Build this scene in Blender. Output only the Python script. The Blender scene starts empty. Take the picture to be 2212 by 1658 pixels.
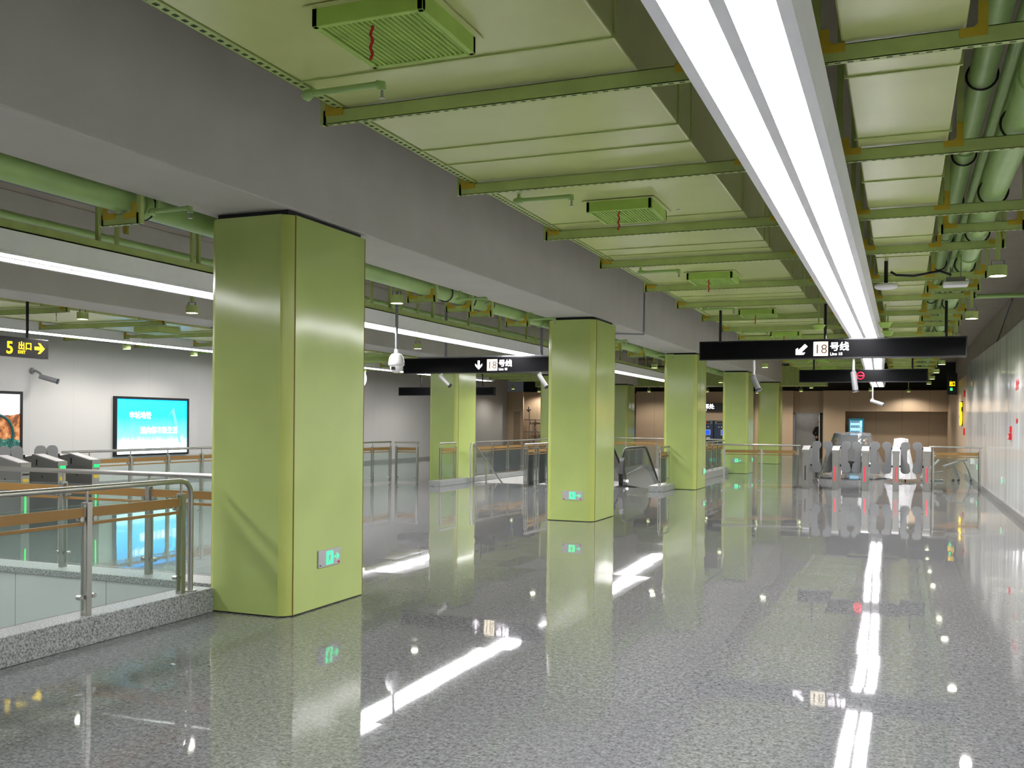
import bpy, bmesh, math, random
from mathutils import Vector, Matrix
random.seed(7)
S = bpy.context.scene
COL = S.collection
PI = math.pi
# ------------------------------------------------------------------ camera, world, exposure
F, YAW, PITCH, ROLL, CY = 2099.7, math.radians(21.8645), math.radians(-.24193), math.radians(.54243), 918.97
fw = Vector((-math.sin(YAW)*math.cos(PITCH), math.cos(YAW)*math.cos(PITCH), math.sin(PITCH)))
rt = Vector((math.cos(YAW), math.sin(YAW), 0)); up = rt.cross(fw)
rt, up = math.cos(ROLL)*rt+math.sin(ROLL)*up, -math.sin(ROLL)*rt+math.cos(ROLL)*up
cd = bpy.data.cameras.new('camera'); cam = bpy.data.objects.new('camera', cd); COL.objects.link(cam)
cd.sensor_fit = 'HORIZONTAL'; cd.sensor_width = 36; cd.lens = F/2212*36
cd.shift_y = (CY-829)/2212; cd.clip_end = 200; cd.clip_start = .05
cam.matrix_world = Matrix(((rt.x, up.x, -fw.x, 0), (rt.y, up.y, -fw.y, 0), (rt.z, up.z, -fw.z, 1.6), (0, 0, 0, 1)))
S.camera = cam
w = bpy.data.worlds.new('world'); S.world = w; w.use_nodes = True
w.node_tree.nodes['Background'].inputs[0].default_value = (.75, .8, .85, 1)
w.node_tree.nodes['Background'].inputs[1].default_value = .05
S.view_settings.view_transform = 'Standard'; S.view_settings.look = 'None'; S.view_settings.gamma = 1
S.view_settings.use_curve_mapping = False
S.view_settings.exposure = 0.0
STRIP = 31.0      # linear light output
SPOT = 30.0       # downlight lens output
LAMP = 200.0       # watts thrown down by each downlight
# ------------------------------------------------------------------ materials
def lin(c):
    if isinstance(c, str):
        c = [int(c[i:i+2], 16)/255 for i in (0, 2, 4)]
    return tuple(((x+.055)/1.055)**2.4 if x > .04045 else x/12.92 for x in c[:3])+(1,)
class NT:
    def __init__(s, name):
        s.m = bpy.data.materials.new(name); s.m.use_nodes = True; s.t = s.m.node_tree
        s.b = s.t.nodes['Principled BSDF']; s.out = s.t.nodes['Material Output']
    def n(s, typ, **k):
        nd = s.t.nodes.new(typ)
        for a, v in k.items(): setattr(nd, a, v)
        return nd
    def l(s, a, b): s.t.links.new(a, b)
    def pos(s, scale=(1, 1, 1)):
        g = s.n('ShaderNodeNewGeometry'); m = s.n('ShaderNodeVectorMath', operation='MULTIPLY')
        s.l(g.outputs['Position'], m.inputs[0]); m.inputs[1].default_value = scale; return m.outputs[0]
    def obj(s, scale=(1, 1, 1)):
        g = s.n('ShaderNodeTexCoord'); m = s.n('ShaderNodeVectorMath', operation='MULTIPLY')
        s.l(g.outputs['Object'], m.inputs[0]); m.inputs[1].default_value = scale; return m.outputs[0]
    def noise(s, vec, scale, detail=2, rough=.5):
        n = s.n('ShaderNodeTexNoise'); s.l(vec, n.inputs['Vector']); n.inputs['Scale'].default_value = scale
        n.inputs['Detail'].default_value = detail; n.inputs['Roughness'].default_value = rough; return n.outputs['Fac']
    def ramp(s, fac, stops, interp='LINEAR'):
        r = s.n('ShaderNodeValToRGB'); s.l(fac, r.inputs[0]); r.color_ramp.interpolation = interp
        e = r.color_ramp.elements
        while len(e) < len(stops): e.new(.5)
        for i, (p, c) in enumerate(stops): e[i].position = p; e[i].color = c
        return r.outputs[0]
    def math(s, op, a, b=None, c=None):
        n = s.n('ShaderNodeMath', operation=op)
        for i, v in enumerate((a, b, c)):
            if v is None: continue
            if hasattr(v, 'links'): s.l(v, n.inputs[i])
            else: n.inputs[i].default_value = v
        return n.outputs[0]
    def mix(s, f, a, b):
        n = s.n('ShaderNodeMix', data_type='RGBA')
        for i, v in ((0, f), (6, a), (7, b)):
            if hasattr(v, 'links'): s.l(v, n.inputs[i])
            else: n.inputs[i].default_value = v
        return n.outputs[2]
    def bump(s, h, strength, dist=.01, nrm=None):
        b = s.n('ShaderNodeBump'); s.l(h, b.inputs['Height']); b.inputs['Strength'].default_value = strength
        b.inputs['Distance'].default_value = dist
        if nrm: s.l(nrm, b.inputs['Normal'])
        return b.outputs[0]
    def tilt(s, cell, amp):      # each panel or tile laid a touch out of true
        v = s.pos(tuple(1/c if c else 0 for c in cell)); f = s.n('ShaderNodeVectorMath', operation='FLOOR'); s.l(v, f.inputs[0])
        wn = s.n('ShaderNodeTexWhiteNoise', noise_dimensions='3D'); s.l(f.outputs[0], wn.inputs['Vector'])
        a = s.n('ShaderNodeVectorMath', operation='SUBTRACT'); s.l(wn.outputs['Color'], a.inputs[0]); a.inputs[1].default_value = (.5, .5, .5)
        b = s.n('ShaderNodeVectorMath', operation='MULTIPLY'); s.l(a.outputs[0], b.inputs[0]); b.inputs[1].default_value = amp
        g = s.n('ShaderNodeNewGeometry'); c = s.n('ShaderNodeVectorMath', operation='ADD'); s.l(b.outputs[0], c.inputs[0]); s.l(g.outputs['Normal'], c.inputs[1])
        d = s.n('ShaderNodeVectorMath', operation='NORMALIZE'); s.l(c.outputs[0], d.inputs[0]); return d.outputs[0], wn.outputs['Value']
    def joints(s, axis, size, width, off=0.0):   # 1 on the joint line
        g = s.n('ShaderNodeNewGeometry'); x = s.n('ShaderNodeSeparateXYZ'); s.l(g.outputs['Position'], x.inputs[0])
        f = s.math('FRACT', s.math('DIVIDE', s.math('ADD', x.outputs[axis], 100*size+off), size))
        return s.math('LESS_THAN', f, width/size)
def simple(name, col, rough=.5, metal=0.0, var=0.08, bump=0, scale=6, spec=.5, coat=0):
    k = NT(name); c = lin(col); v = k.noise(k.pos(), scale, 3)
    a = tuple(x*(1-var) for x in c[:3])+(1,); b = tuple(min(1, x*(1+var)) for x in c[:3])+(1,)
    k.l(k.ramp(v, [(.3, a), (.7, b)]), k.b.inputs['Base Color'])
    k.b.inputs['Roughness'].default_value = rough; k.b.inputs['Metallic'].default_value = metal
    k.b.inputs['Specular IOR Level'].default_value = spec; k.b.inputs['Coat Weight'].default_value = coat
    if bump: k.l(k.bump(k.noise(k.pos(), scale*3, 3), bump), k.b.inputs['Normal'])
    return k.m
def glow(name, col, e):
    k = NT(name); k.b.inputs['Base Color'].default_value = lin(col); k.b.inputs['Emission Color'].default_value = lin(col)
    k.b.inputs['Emission Strength'].default_value = e; k.b.inputs['Roughness'].default_value = .4; return k.m
M = {}
def floor_mat():
    k = NT('polished_granite_floor')
    p = k.pos(); n1 = k.noise(p, 62, 3, .65); n2 = k.noise(p, 26, 3, .6); n3 = k.noise(p, .9, 2)
    c = k.ramp(k.math('ADD', k.math('MULTIPLY', n1, .62), k.math('MULTIPLY', n2, .38)),
               [(.36, lin('4e5052')), (.47, lin('77797b')), (.55, lin('8c8e90')), (.66, lin('a6a8aa'))])
    nrm, val = k.tilt((.6, .9, 0), (.0075, .0075, 0))
    c = k.mix(k.math('MULTIPLY', val, .25), c, lin('727375'))
    j = k.math('MAXIMUM', k.joints(0, .6, .004), k.joints(1, .9, .004, .2))
    c = k.mix(k.math('MULTIPLY', j, .5), c, lin('7b7b7a'))
    dust = k.ramp(n3, [(.5, (0, 0, 0, 1)), (.75, (1, 1, 1, 1))])
    k.l(c, k.b.inputs['Base Color'])
    k.l(k.math('ADD', k.math('MULTIPLY', dust, .025), .03), k.b.inputs['Roughness'])
    k.b.inputs['IOR'].default_value = 1.62
    k.l(k.bump(k.noise(p, 2.2, 1), .05, .006, nrm), k.b.inputs['Normal']); return k.m
def granite(name, lo, mid, hi, rough):
    k = NT(name); p = k.pos(); n = k.noise(p, 75, 3, .7)
    k.l(k.ramp(n, [(.36, lin(lo)), (.48, lin(mid)), (.62, lin(hi))]), k.b.inputs['Base Color'])
    k.b.inputs['Roughness'].default_value = rough; return k.m
def panel(name, col, axis, size, rough, amp, jc, var=.04, hj=None):
    k = NT(name); c = lin(col); cell = [0, 0, 0]; cell[axis] = size
    nrm, val = k.tilt(cell, amp)
    base = k.mix(val, tuple(x*(1-var) for x in c[:3])+(1,), tuple(x*(1+var) for x in c[:3])+(1,))
    j = k.joints(axis, size, .008)
    if hj: j = k.math('MAXIMUM', j, k.joints(2, hj, .006))
    k.l(k.mix(j, base, lin(jc)), k.b.inputs['Base Color']); k.b.inputs['Roughness'].default_value = rough
    k.l(k.bump(k.noise(k.pos((1, 1, .25)), 2.5, 1), .12, .01, nrm), k.b.inputs['Normal']); return k.m
def paint(name, col, rough, wav=.1, spec=.5):
    k = NT(name); c = lin(col); v = k.noise(k.pos(), 1.5, 3)
    k.l(k.ramp(v, [(.3, tuple(x*.95 for x in c[:3])+(1,)), (.7, tuple(x*1.05 for x in c[:3])+(1,))]), k.b.inputs['Base Color'])
    k.b.inputs['Roughness'].default_value = rough; k.b.inputs['Specular IOR Level'].default_value = spec
    k.l(k.bump(k.noise(k.pos((1, 1, .5)), 2.2, 0), wav, .02), k.b.inputs['Normal']); return k.m
def steel(name, col, rough):
    k = NT(name); k.b.inputs['Metallic'].default_value = 1; k.b.inputs['Base Color'].default_value = lin(col)
    n = k.noise(k.pos((60, 60, 2)), 5, 2); k.l(k.math('ADD', k.math('MULTIPLY', n, .12), rough-.06), k.b.inputs['Roughness']); return k.m
def glass(name, tint, refl, body=0.0):
    k = NT(name); t = k.n('ShaderNodeBsdfTransparent'); t.inputs[0].default_value = tint
    g = k.n('ShaderNodeBsdfGlossy'); g.inputs['Roughness'].default_value = .02
    f = k.n('ShaderNodeLayerWeight'); f.inputs[0].default_value = refl
    mx = k.n('ShaderNodeMixShader'); k.l(f.outputs['Fresnel'], mx.inputs[0]); k.l(t.outputs[0], mx.inputs[1]); k.l(g.outputs[0], mx.inputs[2])
    o = mx.outputs[0]
    if body:
        d = k.n('ShaderNodeBsdfDiffuse'); d.inputs[0].default_value = (.75, .78, .8, 1); m2 = k.n('ShaderNodeMixShader'); m2.inputs[0].default_value = body
        k.l(o, m2.inputs[1]); k.l(d.outputs[0], m2.inputs[2]); o = m2.outputs[0]
    k.l(o, k.out.inputs[0]); return k.m
M['floor'] = floor_mat()
M['kerb'] = granite('speckled_granite_kerb', '565a5a', '8f9494', 'b9bbb8', .35)
M['skirt'] = granite('granite_skirting', '6e7070', '8b8c8b', '9fa09e', .2)
M['col'] = paint('green_column_enamel', 'b5c878', .13, .3, .5)
M['coltrim'] = paint('yellow_green_column_trim', 'b9c76a', .22, .02)
M['joint'] = simple('dark_gold_joint', '7c6a20', .5)
M['recess'] = simple('dark_recess', '34373c', .8)
M['duct'] = paint('green_duct_paint', 'c4cd88', .27, .05)
M['green'] = simple('green_support_paint', 'adc072', .42)
M['pipe'] = simple('green_pipe_paint', '9dbf74', .4, var=.05)
M['lime'] = simple('lime_vent_paint', 'a3c659', .5)
M['ochre'] = simple('ochre_bracket_paint', 'bda52c', .5)
M['slot'] = simple('slot_shadow', '3a4a20', .8)
M['concrete'] = simple('smooth_grey_plaster', 'bfbdb5', .85, var=.04, bump=.05, scale=2)
M['slab'] = simple('dark_plaster_slab', 'a59e90', .9, var=.06, bump=.08, scale=1.5)
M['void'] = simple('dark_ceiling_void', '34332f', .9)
M['rwall'] = panel('white_enamel_wall', 'dcdddc', 1, .30, .10, (0, .03, .0), 'b9b9b8', .02)
M['lwall'] = panel('matte_white_wall', 'b8b8b6', 1, 1.2, .38, (0, .004, 0), 'a8a7a4', .015)
M['brown'] = panel('taupe_wall_panels', 'b9a286', 0, 1.15, .5, (.003, 0, 0), '6f5f4c', .03)
M['brownY'] = panel('taupe_side_panels', 'b9a286', 1, 1.15, .4, (0, .003, 0), '6f5f4c', .03)
M['lining'] = panel('white_stairwell_lining', 'c9cccb', 0, 1.1, .25, (0, 0, 0), '8c8f8f', .01)
M['liningY'] = panel('white_stairwell_side_lining', 'd6d6d4', 1, 1.1, .25, (0, 0, 0), '8c8f8f', .01)
M['steel'] = steel('brushed_steel', 'b2b2ac', .36)
M['steeld'] = steel('dull_steel', '8e8e8a', .38)
M['gate'] = simple('satin_gate_steel', '8e8f8b', .32, .55, var=.03)
M['glass'] = glass('railing_glass', (.88, .94, .915, 1), .08, .03)
M['plastic'] = glass('crumpled_clear_plastic', (.86, .86, .88, 1), .40, .13)
M['orange'] = simple('orange_glass_band', '94713a', .45, var=.02)
M['black'] = simple('black_satin', '17181b', .3, var=.02)
M['signface'] = simple('black_sign_face', '0c0d0f', .5, var=.02, spec=.08)
M['rubber'] = simple('black_rubber', '0d0d0e', .35, var=.02)
M['housing'] = simple('pale_grey_fixture_housing', 'f2f3f6', .45, var=.02)
M['grey'] = simple('light_grey_plastic', 'b8b8ba', .45, var=.02)
M['midgrey'] = simple('mid_grey_plastic', '7f8183', .5, var=.02)
M['white'] = simple('white_plastic', 'e6e6e6', .35, var=.01)
M['paddle'] = simple('grey_gate_paddle', '7b7d7f', .55, var=.03)
M['conduit'] = simple('galvanised_conduit', '8d9096', .45, .6, var=.02)
M['red'] = simple('red_paint', 'c01f28', .5)
M['bluem'] = simple('dark_blue_cabinet', '2c3a52', .4)
M['cyan'] = simple('teal_cabinet', '0f7f9a', .35)
M['door'] = simple('grey_door', 'b5b5ae', .5)
M['cloth'] = simple('black_cloth', '0c0c0e', .95)
M['skin'] = simple('skin', 'b98a6e', .6)
M['hair'] = simple('black_hair', '0a0908', .7)
M['strip'] = glow('white_light_diffuser', (.99, .975, .985), STRIP)
M['strip_dim'] = glow('white_light_diffuser_dimmer', (.99, .975, .985), STRIP*.75)
M['spot'] = glow('downlight_lens', (1, .98, .96), SPOT)
M['screenw'] = glow('white_sign_light', (1, .97, 1), 2.6)
M['clockface'] = glow('lit_clock_face', (1, 1, 1), 1.5)
M['yellow'] = glow('yellow_sign_light', (1, .83, .08), 1.9)
M['pgreen'] = glow('green_sign_light', (.25, 1, .62), 1.3)
M['led_red'] = glow('red_led', (1, .05, .16), 1.6)
M['led_green'] = glow('green_led', (.1, 1, .4), 1.5)
M['cream'] = glow('cream_sign_square', (1, .95, .84), 1.25)
M['brownink'] = simple('brown_numeral', '5b3a30', .6)
M['blue'] = glow('blue_screen', (.1, .3, .95), 1.2)
M['cool'] = glow('vending_light', (.6, .85, 1), .95)
M['redsign'] = glow('red_sign_light', (.95, .04, .2), 1.3)
def ad_cyan():
    k = NT('cyan_poster_light'); g = k.n('ShaderNodeTexCoord'); x = k.n('ShaderNodeSeparateXYZ'); k.l(g.outputs['Object'], x.inputs[0])
    r = k.ramp(k.math('ADD', k.math('MULTIPLY', x.outputs[2], .667), k.math('MULTIPLY', k.noise(k.obj((1, 6, 1.2)), 1.6, 3), .12)),
               [(.0, (1, 1, 1, 1)), (.2, (.6, .9, 1, 1)), (.38, (.12, .6, 1, 1)), (.7, (.0, .46, .95, 1)), (1.0, (.0, .30, .95, 1))])
    k.l(r, k.b.inputs['Emission Color']); k.b.inputs['Emission Strength'].default_value = 3.2; k.b.inputs['Base Color'].default_value = (.02, .05, .08, 1)
    return k.m
def ad_land():
    k = NT('landscape_poster_light'); g = k.n('ShaderNodeTexCoord'); x = k.n('ShaderNodeSeparateXYZ'); k.l(g.outputs['Object'], x.inputs[0])
    h = k.math('ADD', x.outputs[2], k.math('MULTIPLY', k.noise(k.obj(), 1.6, 4), -.55)); h = k.math('ADD', h, k.math('MULTIPLY', x.outputs[1], -.27))
    n = k.noise(k.obj(), 9, 4)
    cliff = k.ramp(n, [(.4, lin('7a3c12')), (.55, lin('cf7c38')), (.72, lin('f0b982'))])
    c = k.mix(k.math('GREATER_THAN', h, .02), cliff, (1, 1, 1, 1))
    bush = k.ramp(n, [(.4, lin('04423c')), (.55, lin('1d7a68')), (.68, lin('e9f5ee'))])
    c = k.mix(k.math('GREATER_THAN', k.math('ADD', x.outputs[2], k.math('MULTIPLY', n, .3)), .62), bush, c)
    k.l(c, k.b.inputs['Emission Color']); k.b.inputs['Emission Strength'].default_value = 1.1; k.b.inputs['Base Color'].default_value = (.02, .02, .02, 1); return k.m
M['ad1'] = ad_cyan(); M['ad2'] = ad_land()
M['teal'] = glow('teal_ring_print', (.02, .25, .24), .8)
# ------------------------------------------------------------------ mesh builder
class MB:
    def __init__(s): s.v = []; s.f = []; s.mi = []; s.sm = []
    def add(s, vs, fs, mi=0, sm=False):
        n = len(s.v); s.v += [tuple(v) for v in vs]; s.f += [tuple(i+n for i in f) for f in fs]; s.mi += [mi]*len(fs); s.sm += [sm]*len(fs); return s
    def box(s, x0, x1, y0, y1, z0, z1, mi=0):
        v = [(x, y, z) for z in (z0, z1) for y in (y0, y1) for x in (x0, x1)]
        return s.add(v, [(0, 2, 3, 1), (4, 5, 7, 6), (0, 1, 5, 4), (2, 6, 7, 3), (0, 4, 6, 2), (1, 3, 7, 5)], mi)
    def cyl(s, a, b, r, n=12, r2=None, mi=0, cap=True):
        a, b = Vector(a), Vector(b); d = (b-a).normalized(); r2 = r if r2 is None else r2
        u = d.orthogonal().normalized(); w_ = d.cross(u)
        vs = [p+(u*math.cos(2*PI*i/n)+w_*math.sin(2*PI*i/n))*q for p, q in ((a, r), (b, r2)) for i in range(n)]
        s.add(vs, [(i, (i+1) % n, n+(i+1) % n, n+i) for i in range(n)], mi, True)
        if cap: s.add(vs, [tuple(range(n-1, -1, -1)), tuple(range(n, 2*n))], mi)
        return s
    def tube(s, pts, r, n=10, mi=0):
        pts = [Vector(p) for p in pts]; rings = []; u = None
        for i, p in enumerate(pts):
            d = (pts[min(i+1, len(pts)-1)]-pts[max(i-1, 0)]).normalized()
            u = d.orthogonal() if u is None else u-d*u.dot(d)
            u.normalize(); w_ = d.cross(u)
            rings += [p+(u*math.cos(2*PI*k/n)+w_*math.sin(2*PI*k/n))*r for k in range(n)]
        L = len(pts)
        s.add(rings, [(i*n+k, i*n+(k+1) % n, (i+1)*n+(k+1) % n, (i+1)*n+k) for i in range(L-1) for k in range(n)], mi, True)
        return s.add(rings, [tuple(range(n-1, -1, -1)), tuple(range((L-1)*n, L*n))], mi)
    def prism(s, poly, axis, a, b, mi=0):     # poly: 2D outline extruded along axis from a to b
        def P(q, t): return {0: (t, q[0], q[1]), 1: (q[0], t, q[1]), 2: (q[0], q[1], t)}[axis]
        n = len(poly); vs = [P(q, t) for t in (a, b) for q in poly]
        return s.add(vs, [tuple(range(n)), tuple(range(2*n-1, n-1, -1))]+[(i, n+i, n+(i+1) % n, (i+1) % n) for i in range(n)], mi)
    def build(s, name, mats, parent=None, loc=(0, 0, 0), bevel=0):
        me = bpy.data.meshes.new(name); me.from_pydata(s.v, [], s.f)
        for m in (mats if isinstance(mats, (list, tuple)) else [mats]): me.materials.append(M[m] if isinstance(m, str) else m)
        me.polygons.foreach_set('material_index', s.mi); me.polygons.foreach_set('use_smooth', s.sm)
        bm = bmesh.new(); bm.from_mesh(me); bmesh.ops.recalc_face_normals(bm, faces=bm.faces); bm.to_mesh(me); bm.free()
        o = bpy.data.objects.new(name, me); COL.objects.link(o); o.location = loc
        if parent: o.parent = parent
        if bevel:
            b = o.modifiers.new('b', 'BEVEL'); b.width = bevel; b.segments = 2; b.limit_method = 'ANGLE'; b.angle_limit = .6
        return o
def tag(o, label, cat, group=None):
    o['label'] = label; o['category'] = cat
    if group: o['group'] = group
    return o
def thing(name, label, cat, loc=(0, 0, 0), rz=0, group=None):
    o = bpy.data.objects.new(name, None); COL.objects.link(o); o.location = loc; o.rotation_euler = (0, 0, rz); o.empty_display_size = .1
    return tag(o, label, cat, group)
def struct(o): o['kind'] = 'structure'; return o
def dup(root, loc, rz, label, group=None):
    def cp(o, par):
        c = o.copy(); COL.objects.link(c)
        if par: c.parent = par
        for ch in [x for x in allch.get(o.name, [])]: cp(ch, c)
        return c
    allch = {}
    for o in bpy.data.objects:
        if o.parent: allch.setdefault(o.parent.name, []).append(o)
    r = cp(root, None); r.location = loc
    if rz is not None: r.rotation_euler = (0, 0, rz)
    r['label'] = label
    if group: r['group'] = group
    return r
TXT = {}
def text(name, body, size, mat, parent, loc, face, bold=0.0, depth=.003, align='LEFT', sx=1.0):
    """flat lettering; face: '-Y' or '+X' is the way the letters look"""
    key = (body, size, bold, depth, align)
    if key not in TXT:
        c = bpy.data.curves.new('lettering', 'FONT'); c.body = body; c.size = size; c.extrude = depth; c.offset = bold; c.align_x = align; c.resolution_u = 3
        o = bpy.data.objects.new('lettering', c); COL.objects.link(o); bpy.context.view_layer.update()
        me = bpy.data.meshes.new_from_object(o.evaluated_get(bpy.context.evaluated_depsgraph_get()))
        bpy.data.objects.remove(o); bpy.data.curves.remove(c); TXT[key] = me
    me = TXT[key].copy(); me.materials.clear(); me.materials.append(M[mat])
    R = Matrix.Rotation(PI/2, 4, 'X') if face == '-Y' else Matrix.Rotation(PI/2, 4, 'Z') @ Matrix.Rotation(PI/2, 4, 'X')
    if face == 'down': R = Matrix.Rotation(PI, 4, 'X')
    if face == '-X': R = Matrix.Rotation(-PI/2, 4, 'Z') @ Matrix.Rotation(PI/2, 4, 'X')
    me.transform(R @ Matrix.Scale(sx, 4, (1, 0, 0)))
    o = bpy.data.objects.new(name, me); COL.objects.link(o); o.location = loc; o.parent = parent; return o
ORD = ['first', 'second', 'third', 'fourth', 'fifth', 'sixth', 'seventh', 'eighth', 'ninth', 'tenth', 'eleventh', 'twelfth', 'thirteenth', 'fourteenth', 'fifteenth', 'sixteenth', 'seventeenth', 'eighteenth', 'nineteenth', 'twentieth']
# ------------------------------------------------------------------ the setting
HC = 4.5                # slab height
XR = 1.89               # right wall face
def quadfloor():
    b = MB()
    xs0, xs1, ys0, ys1 = -18.6, 2.35, -5, 51.5
    H1 = (-10.4, -5.5, -5, 6.75); H2 = (-10.45, -5.5, 23.3, 33.4)
    for r in ((xs0, -10.45, ys0, ys1), (-5.5, xs1, ys0, ys1), (-10.45, -10.4, -5, 6.75), (-10.45, -5.5, 6.75, 23.3), (-10.45, -5.5, 33.4, ys1)):
        b.box(r[0], r[1], r[2], r[3], -.25, 0)
    return struct(b.build('floor', 'floor'))
quadfloor()
b = MB(); b.box(-18.9, 2.7, -5.2, 51.7, HC, HC+.3); struct(b.build('ceiling', 'slab'))
# stairwell linings and lower landing
b = MB(); b.box(-10.398, -5.502, 6.72, 6.749, -3.2, .139); b.box(-10.4, -5.5, -5.05, -5, -3.2, -.25); struct(b.build('wall_stairwell_end', 'lining'))
b = MB(); b.box(-10.398, -10.38, -5, 6.72, -3.2, -.002); b.box(-5.52, -5.502, -5, 6.72, -3.2, -.002); struct(b.build('wall_stairwell_side', 'liningY'))
b = MB(); b.box(-10.448, -5.502, 33.37, 33.398, -3.2, -.002); b.box(-10.448, -5.502, 23.302, 23.32, -3.2, -.26); struct(b.build('wall_far_stairwell_end', 'lining'))
b = MB(); b.box(-10.448, -10.43, 23.32, 33.37, -3.2, -.002); b.box(-5.52, -5.502, 24.6, 33.37, -3.2, -.002); struct(b.build('wall_far_stairwell_side', 'liningY'))
b = MB(); b.box(-10.6, -5.3, -5.1, 6.8, -3.3, -3.2); b.box(-10.6, -5.3, 23.2, 33.5, -3.3, -3.2); struct(b.build('floor_lower', 'skirt'))
# beams
for n, (x0, x1, z0, ln) in enumerate(((-5.42, -4.59, 3.30, 41.1), (-11.42, -10.62, 3.22, 41.1))):
    struct(MB().box(x0, x1, -5, ln, z0, HC).build('beam_right' if n == 0 else 'beam_left', 'concrete', bevel=.012))
# right wall
b = MB()
b.add([(XR, -5, .1), (XR, 34, .1), (XR, 34, 3.56), (XR, 23, 3.42), (XR, -5, 3.38), (XR+.06, -5, .1), (XR+.06, 34, .1), (XR+.06, 34, 3.56), (XR+.06, 23, 3.42), (XR+.06, -5, 3.38)],
      [(0, 1, 2, 3, 4), (9, 8, 7, 6, 5), (0, 5, 6, 1), (1, 6, 7, 2), (2, 7, 8, 3), (3, 8, 9, 4), (4, 9, 5, 0)])
struct(b.build('wall_right', 'rwall'))
struct(MB().box(XR+.35, XR+.6, -5, 51.5, 0, HC).build('wall_right_backing', 'slab'))
struct(MB().box(XR-.035, XR+.35, -5, 34, .001, .115).build('baseboard_right', 'skirt', bevel=.004))
b = MB(); b.box(XR+.03, XR+.34, 34.0, 49.6, 0, 3.25); struct(b.build('wall_right_far', 'brownY'))
# left wall: white, bending away beyond the posters
LW = [(-17.5, -5), (-17.5, 21), (-17.9, 25.5), (-18.25, 29), (-18.4, 32), (-18.4, 45.2)]
b = MB(); vs = []; 
for z in (0, HC): vs += [(x, y, z) for x, y in LW]
n = len(LW); b.add(vs, [(i, i+1, n+i+1, n+i) for i in range(n-1)]); vs2 = [(x-.2, y, z) for x, y, z in vs]
b.add(vs2, [(n+i, n+i+1, i+1, i) for i in range(n-1)]); struct(b.build('wall_left', 'lwall'))
b = MB()
for (x0, y0), (x1, y1) in zip(LW[:-1], LW[1:]): b.prism([(x0, y0), (x0+.03, y0), (x1+.03, y1), (x1, y1)], 2, .001, .1)
struct(b.build('baseboard_left', 'skirt'))
struct(MB().box(-18.9, 2.7, -5.25, -5, -3.3, HC).build('wall_back', 'concrete'))
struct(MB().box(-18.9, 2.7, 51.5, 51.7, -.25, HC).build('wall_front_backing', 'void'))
# far walls
b = MB()
b.box(-3.47, 2.24, 48.0, 48.25, 2.23, 3.2); b.box(-3.47, -2.47, 48.0, 48.25, 0, 2.23); b.box(-3.1, -3.05, 48.25, 50.0, 0, 3.2)
struct(b.build('wall_front', 'brown'))
struct(MB().box(-2.47, 2.24, 49.2, 49.3, 0, 2.4).box(-2.52, -2.47, 48.25, 49.2, 0, 2.3).box(-2.47, 2.24, 48.25, 49.2, 2.23, 2.3).build('wall_front_recess', 'brown'))
struct(MB().box(-6.6, -4.83, 48.0, 48.25, 0, 3.2).box(-4.83, -3.47, 48.5, 48.6, 2.15, 3.2).box(-4.88, -4.83, 48.25, 49.3, 0, 3.2).build('wall_front_middle', 'brown'))
struct(MB().box(-12.45, -9.9, 47.8, 48.1, 0, 3.17).box(-9.9, -6.6, 48.3, 48.5, 0, 3.17).build('wall_front_left', 'brown'))
struct(MB().box(-18.6, -13.5, 46.4, 46.6, 0, 3.1).build('wall_front_far_left', 'brown'))
struct(MB().box(-13.5, -12.45, 48.5, 48.7, 0, 3.1).build('wall_front_door_bay', 'brown'))
struct(MB().box(-18.6, -17.55, 45.2, 45.3, 0, 3.1).build('wall_left_return', 'brown'))
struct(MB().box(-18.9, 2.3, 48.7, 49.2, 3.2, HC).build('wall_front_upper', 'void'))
# doorway on the far wall
b = MB(); b.box(-4.83, -4.75, 48.3, 48.5, 0, 2.15); b.box(-3.62, -3.47, 48.3, 48.5, 0, 2.15, 1); b.box(-4.83, -3.47, 48.3, 48.5, 2.08, 2.15)
d1 = struct(b.build('door_1', ['midgrey', 'black']))
MB().box(-3.66, -3.62, 48.15, 48.5, 0, 2.06).build('door_leaf', 'door', d1)
MB().box(-4.45, -4.1, 48.28, 48.32, 2.03, 2.09).build('door_closer', 'steeld', d1)
struct(MB().box(-4.88, -3.1, 49.9, 50.0, 0, 2.5).build('wall_corridor_end', 'door'))
tag(MB().box(-4.5, -4.3, 49.0, 49.2, 2.42, 2.445).build('corridor_fill_light', 'strip'), 'small added fill light inside the far doorway', 'ceiling light')  # glowing panel added to brighten the corridor, no lamp is visible there
struct(MB().box(-4.88, -3.1, 48.61, 49.9, 2.45, 2.5).build('ceiling_corridor', 'door'))
# glass door left
b = MB(); b.box(-13.35, -12.5, 48.42, 48.5, 0, 2.1); d2 = struct(b.build('door_2', 'steeld'))
MB().box(-13.3, -13.05, 48.38, 48.42, .05, 2.02).box(-12.98, -12.7, 48.38, 48.42, .05, 2.02).build('glass_leaf', simple('frosted_green_glass', '7d9a8e', .2), d2)
# outline of a flush door in the dark return wall
struct(MB().box(-18.05, -17.7, 45.19, 45.21, 0, 2.1).build('door_3', simple('taupe_flush_door', '93806a', .5)))
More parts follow.
